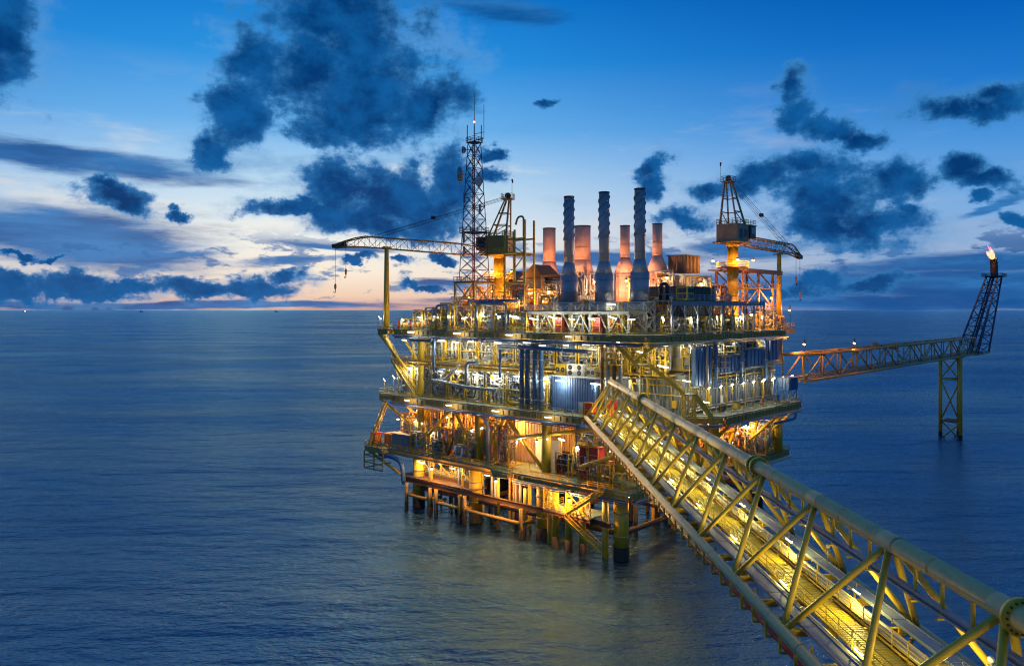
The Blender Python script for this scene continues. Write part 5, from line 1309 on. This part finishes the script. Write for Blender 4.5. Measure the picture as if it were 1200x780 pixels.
bigpipe([P(-8, 51, 23.4), P(-8, 56.5, 23.4), P(-8, 56.5, 20.5), P(-8, 45, 20.5)], .3, BLU, 'blue pipe loop hanging below the right deck tip')
# red fire cabinets, colourful drums
def crate(u, v, z, s_, m, label, name='crate', cat='crate'):
    T = Thing(name, label, cat, P(u, v, z))
    T.part('body', MB().box((v, u, z+.08), (v+s_[1], u+s_[0], z+s_[2])), m)
    fr = MB()
    for a in (u, u+s_[0]): fr.bar(P(a, v-.03, z), P(a, v-.03, z+s_[2]+.05), .12)
    fr.bar(P(u, v-.03, z+s_[2]), P(u+s_[0], v-.03, z+s_[2]), .12).bar(P(u, v-.03, z+s_[2]*.5), P(u+s_[0], v-.03, z+s_[2]*.5), .09).bar(P(u, v-.03, z+.06), P(u+s_[0], v-.03, z+.06), .12)
    T.part('frame', fr, YEL if m is not YEL else DRK)
crate(6.6, .2, Z1, (1.9, 1.2, 2.6), RED, 'red fire cabinet at the head of the bridge', 'fire_cabinet', 'cabinet')
crate(2.6, 1.2, Z1, (1.4, 1.2, 3.4), RED, 'tall red cabinet half hidden behind the bridge diagonals', 'fire_cabinet', 'cabinet')
for i, (u, lb) in enumerate(((24.6, 'left'), (15.8, 'middle'), (6.6, 'right'))):
    crate(u, 2.4, Z3, (1.7, 1.2, 3.0), mat('maroon_paint', (.22, .02, .02), .5), 'dark red cabinet under the '+lb+' spiral stack', 'equipment_cabinet', 'cabinet')
crate(5.4, .3, 16.4, (2.2, 2.0, 3.0), RED, 'bright red pump housing high among the cellar machinery', 'pump_housing', 'machine')
crate(3.2, .2, 14.6, (1.8, 2.0, 2.4), RED, 'bright red skid box stepping down beside the pump housing', 'pump_housing', 'machine')
crate(8.2, .5, 15.6, (1.6, 2.0, 3.6), RED, 'upright red driver box left of the pump housing', 'pump_housing', 'machine')
for z_, s_ in ((12.8, 3.7),):
    T = Thing('pump_stand', 'dark steel stand carrying the red pump boxes', 'stand', P(6, 1.4, Z0))
    for du in (-2.6, -.6, 1.4, 3.4): T.part('stand_leg', MB().bar(P(6+du, .5, Z0), P(6+du, .5, 16.3 if du > -2 else 14.5), .25).bar(P(6+du, 2.2, Z0), P(6+du, 2.2, 16.3 if du > -2 else 14.5), .25), DRK)
colr = [RED, WHT, YEL, ORG, GRY, RED, WHT, ORG, YEL, RED, PCK, ORG, WHT, RED]
cn = ['red', 'white', 'yellow', 'orange', 'grey', 'red', 'white', 'orange', 'yellow', 'red', 'pale', 'orange', 'white', 'red']
for i in range(14):
    u = 64.6-i*.85; zz = rr(1.4, 2.4)
    T = Thing('gas_cylinder_rack', cn[i]+' gas cylinder in the row by the left boom post', 'cylinder', P(u, 1.2, Z3), group='gas cylinders stored on the left of the top deck')
    T.part('cylinder', MB().tube([P(u, 1.2, Z3), P(u, 1.2, Z3+zz-.3), P(u, 1.2, Z3+zz)], .34, 10, True, [.34, .34, .1]), colr[i])
    T.part('valve_cap', MB().tube([P(u, 1.2, Z3+zz), P(u, 1.2, Z3+zz+.22)], .1, 8), DRK)
    T.part('rack_bar', MB().bar(P(u-.42, .82, Z3+.9), P(u+.42, .82, Z3+.9), .08), OLV)
crate(50.6, .2, Z3, (1.8, 1.4, 1.9), YEL, 'yellow caged tank on the left of the top deck', 'caged_tank', 'tank')
crate(41.2, .2, Z3+.6, (1.6, .5, 1.3), BLU, 'dark blue panel at the foot of the radio mast cage', 'control_panel', 'panel')
crate(46.4, .3, Z3+.6, (1.8, .5, 1.2), BLU, 'dark blue panel left of the radio mast cage', 'control_panel', 'panel')
# yellow access cages seen as bright frames
for i, (u, v, z, lb) in enumerate(((3.5, 3, 34.8, 'small yellow access cage above the bridge head'), (-6.6, 25.4, 33.6, 'small cream access cage between the blue panels'), (-6.6, 29.5, 36.6, 'small yellow access cage under the top deck on the right'), (1.2, 50.0, 48.6, 'small yellow access cage on the right crane pedestal'), (-6.0, 12, 47.0, 'small yellow cage above the grey service platform'), (63.2, 2.6, 40.7, 'yellow cage near the cylinder row'))):
    T = Thing('access_cage', lb, 'cage', P(u, v, z))
    s4 = 1.1
    for zz in (0, 1.1, 2.2):
        T.part('cage_ring', MB().bar(P(u-s4, v-s4, z+zz), P(u+s4, v-s4, z+zz), .2).bar(P(u-s4, v-s4, z+zz), P(u-s4, v+s4, z+zz), .2).bar(P(u+s4, v-s4, z+zz), P(u+s4, v+s4, z+zz), .2), YEL)
    for a in (-s4, s4): T.part('cage_post', MB().bar(P(u+a, v-s4, z), P(u+a, v-s4, z+2.2), .18), YEL)
    T.part('cage_floor', MB().box((v-s4, u-s4, z-.12), (v+s4, u+s4, z-.02)), GRT)

# worker in red coverall on the right walkway
W = Thing('person', 'worker in red coverall and white helmet standing on the right walkway', 'person', P(-9, 38, Z1))
cx = P(-9, 38, Z1)
bmesh_body = bpy.data.meshes.new('person_body')
vs = [(0, 0, .95), (0, 0, 1.2), (0, 0, 1.42), (0, 0, 1.52), (0, 0, 1.66), (0, 0, 1.74),
      (.11, 0, .9), (.12, .02, .5), (.13, 0, .08), (.13, -.14, .04), (-.11, 0, .9), (-.13, .03, .5), (-.14, 0, .08), (-.14, -.14, .04),
      (.2, 0, 1.4), (.26, .02, 1.12), (.24, -.12, .9), (-.2, 0, 1.4), (-.27, .03, 1.12), (-.25, -.1, .88)]
es = [(0, 1), (1, 2), (2, 3), (3, 4), (4, 5), (0, 6), (6, 7), (7, 8), (8, 9), (0, 10), (10, 11), (11, 12), (12, 13), (2, 14), (14, 15), (15, 16), (2, 17), (17, 18), (18, 19)]
rd = [.16, .15, .17, .06, .10, .07, .10, .07, .05, .04, .10, .07, .05, .04, .07, .05, .04, .07, .05, .04]
bmesh_body.from_pydata([Vector(v) for v in vs], es, []); bmesh_body.materials.append(RED)
bo = W.shared('body', bmesh_body)
sk = bo.modifiers.new('skin', 'SKIN')
for i, r in enumerate(rd): bmesh_body.skin_vertices[0].data[i].radius = (r, r*.8)
bmesh_body.skin_vertices[0].data[0].use_root = True
su = bo.modifiers.new('sub', 'SUBSURF'); su.levels = 1; su.render_levels = 1
W.shared('helmet', MB().ball((0, 0, 1.74), .15, 10, .8).mesh('helmet', WHT))
W.o.scale = (1.05, 1.05, 1.05)

# ------------------------------------------------------------------ vessels on the horizon
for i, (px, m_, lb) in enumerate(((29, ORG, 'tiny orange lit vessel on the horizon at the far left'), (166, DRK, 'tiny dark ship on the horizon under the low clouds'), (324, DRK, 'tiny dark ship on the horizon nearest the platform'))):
    Y = 17000; X = (px-600)/FPX*Y
    T = Thing('distant_ship', lb, 'ship', (X, Y, 0), WF)
    T.part('hull', MB().prism([(X-38, Y-8), (X+30, Y-8), (X+42, Y), (X+30, Y+8), (X-38, Y+8)], -1, 12), m_)  # far left ship: orange lamplight put into the hull colour
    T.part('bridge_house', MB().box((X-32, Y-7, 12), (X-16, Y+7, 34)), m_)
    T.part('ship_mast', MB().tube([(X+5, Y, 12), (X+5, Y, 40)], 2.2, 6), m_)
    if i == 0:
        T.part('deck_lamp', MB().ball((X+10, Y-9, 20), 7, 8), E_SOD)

# ------------------------------------------------------------------ one label for each member of a row, counted as the photograph shows them
ORD = ['leftmost', 'second', 'third', 'fourth', 'fifth', 'sixth', 'seventh', 'eighth', 'ninth', 'tenth', 'eleventh', 'twelfth', 'thirteenth', 'fourteenth', 'fifteenth', 'sixteenth']
rows = {}
bpy.context.view_layer.update()
for o in col.objects:
    if o.parent is None and o.get('group'): rows.setdefault((o['group'], o['label']), []).append(o)
for (gname, lab), mem in rows.items():
    if len(mem) < 2: continue
    if 'bridge' in gname:
        mem.sort(key=lambda o: o.matrix_world.translation.y)
        for k, o in enumerate(mem): o['label'] = ('nearest' if k == 0 else ORD[k]+' nearest')+' '+lab
    else:
        mem.sort(key=lambda o: o.matrix_world.translation.x/o.matrix_world.translation.y)
        for k, o in enumerate(mem):
            o['label'] = (ORD[k]+' '+lab) if k == 0 else (('rightmost '+lab) if k == len(mem)-1 else ORD[k]+' from the left, '+lab)
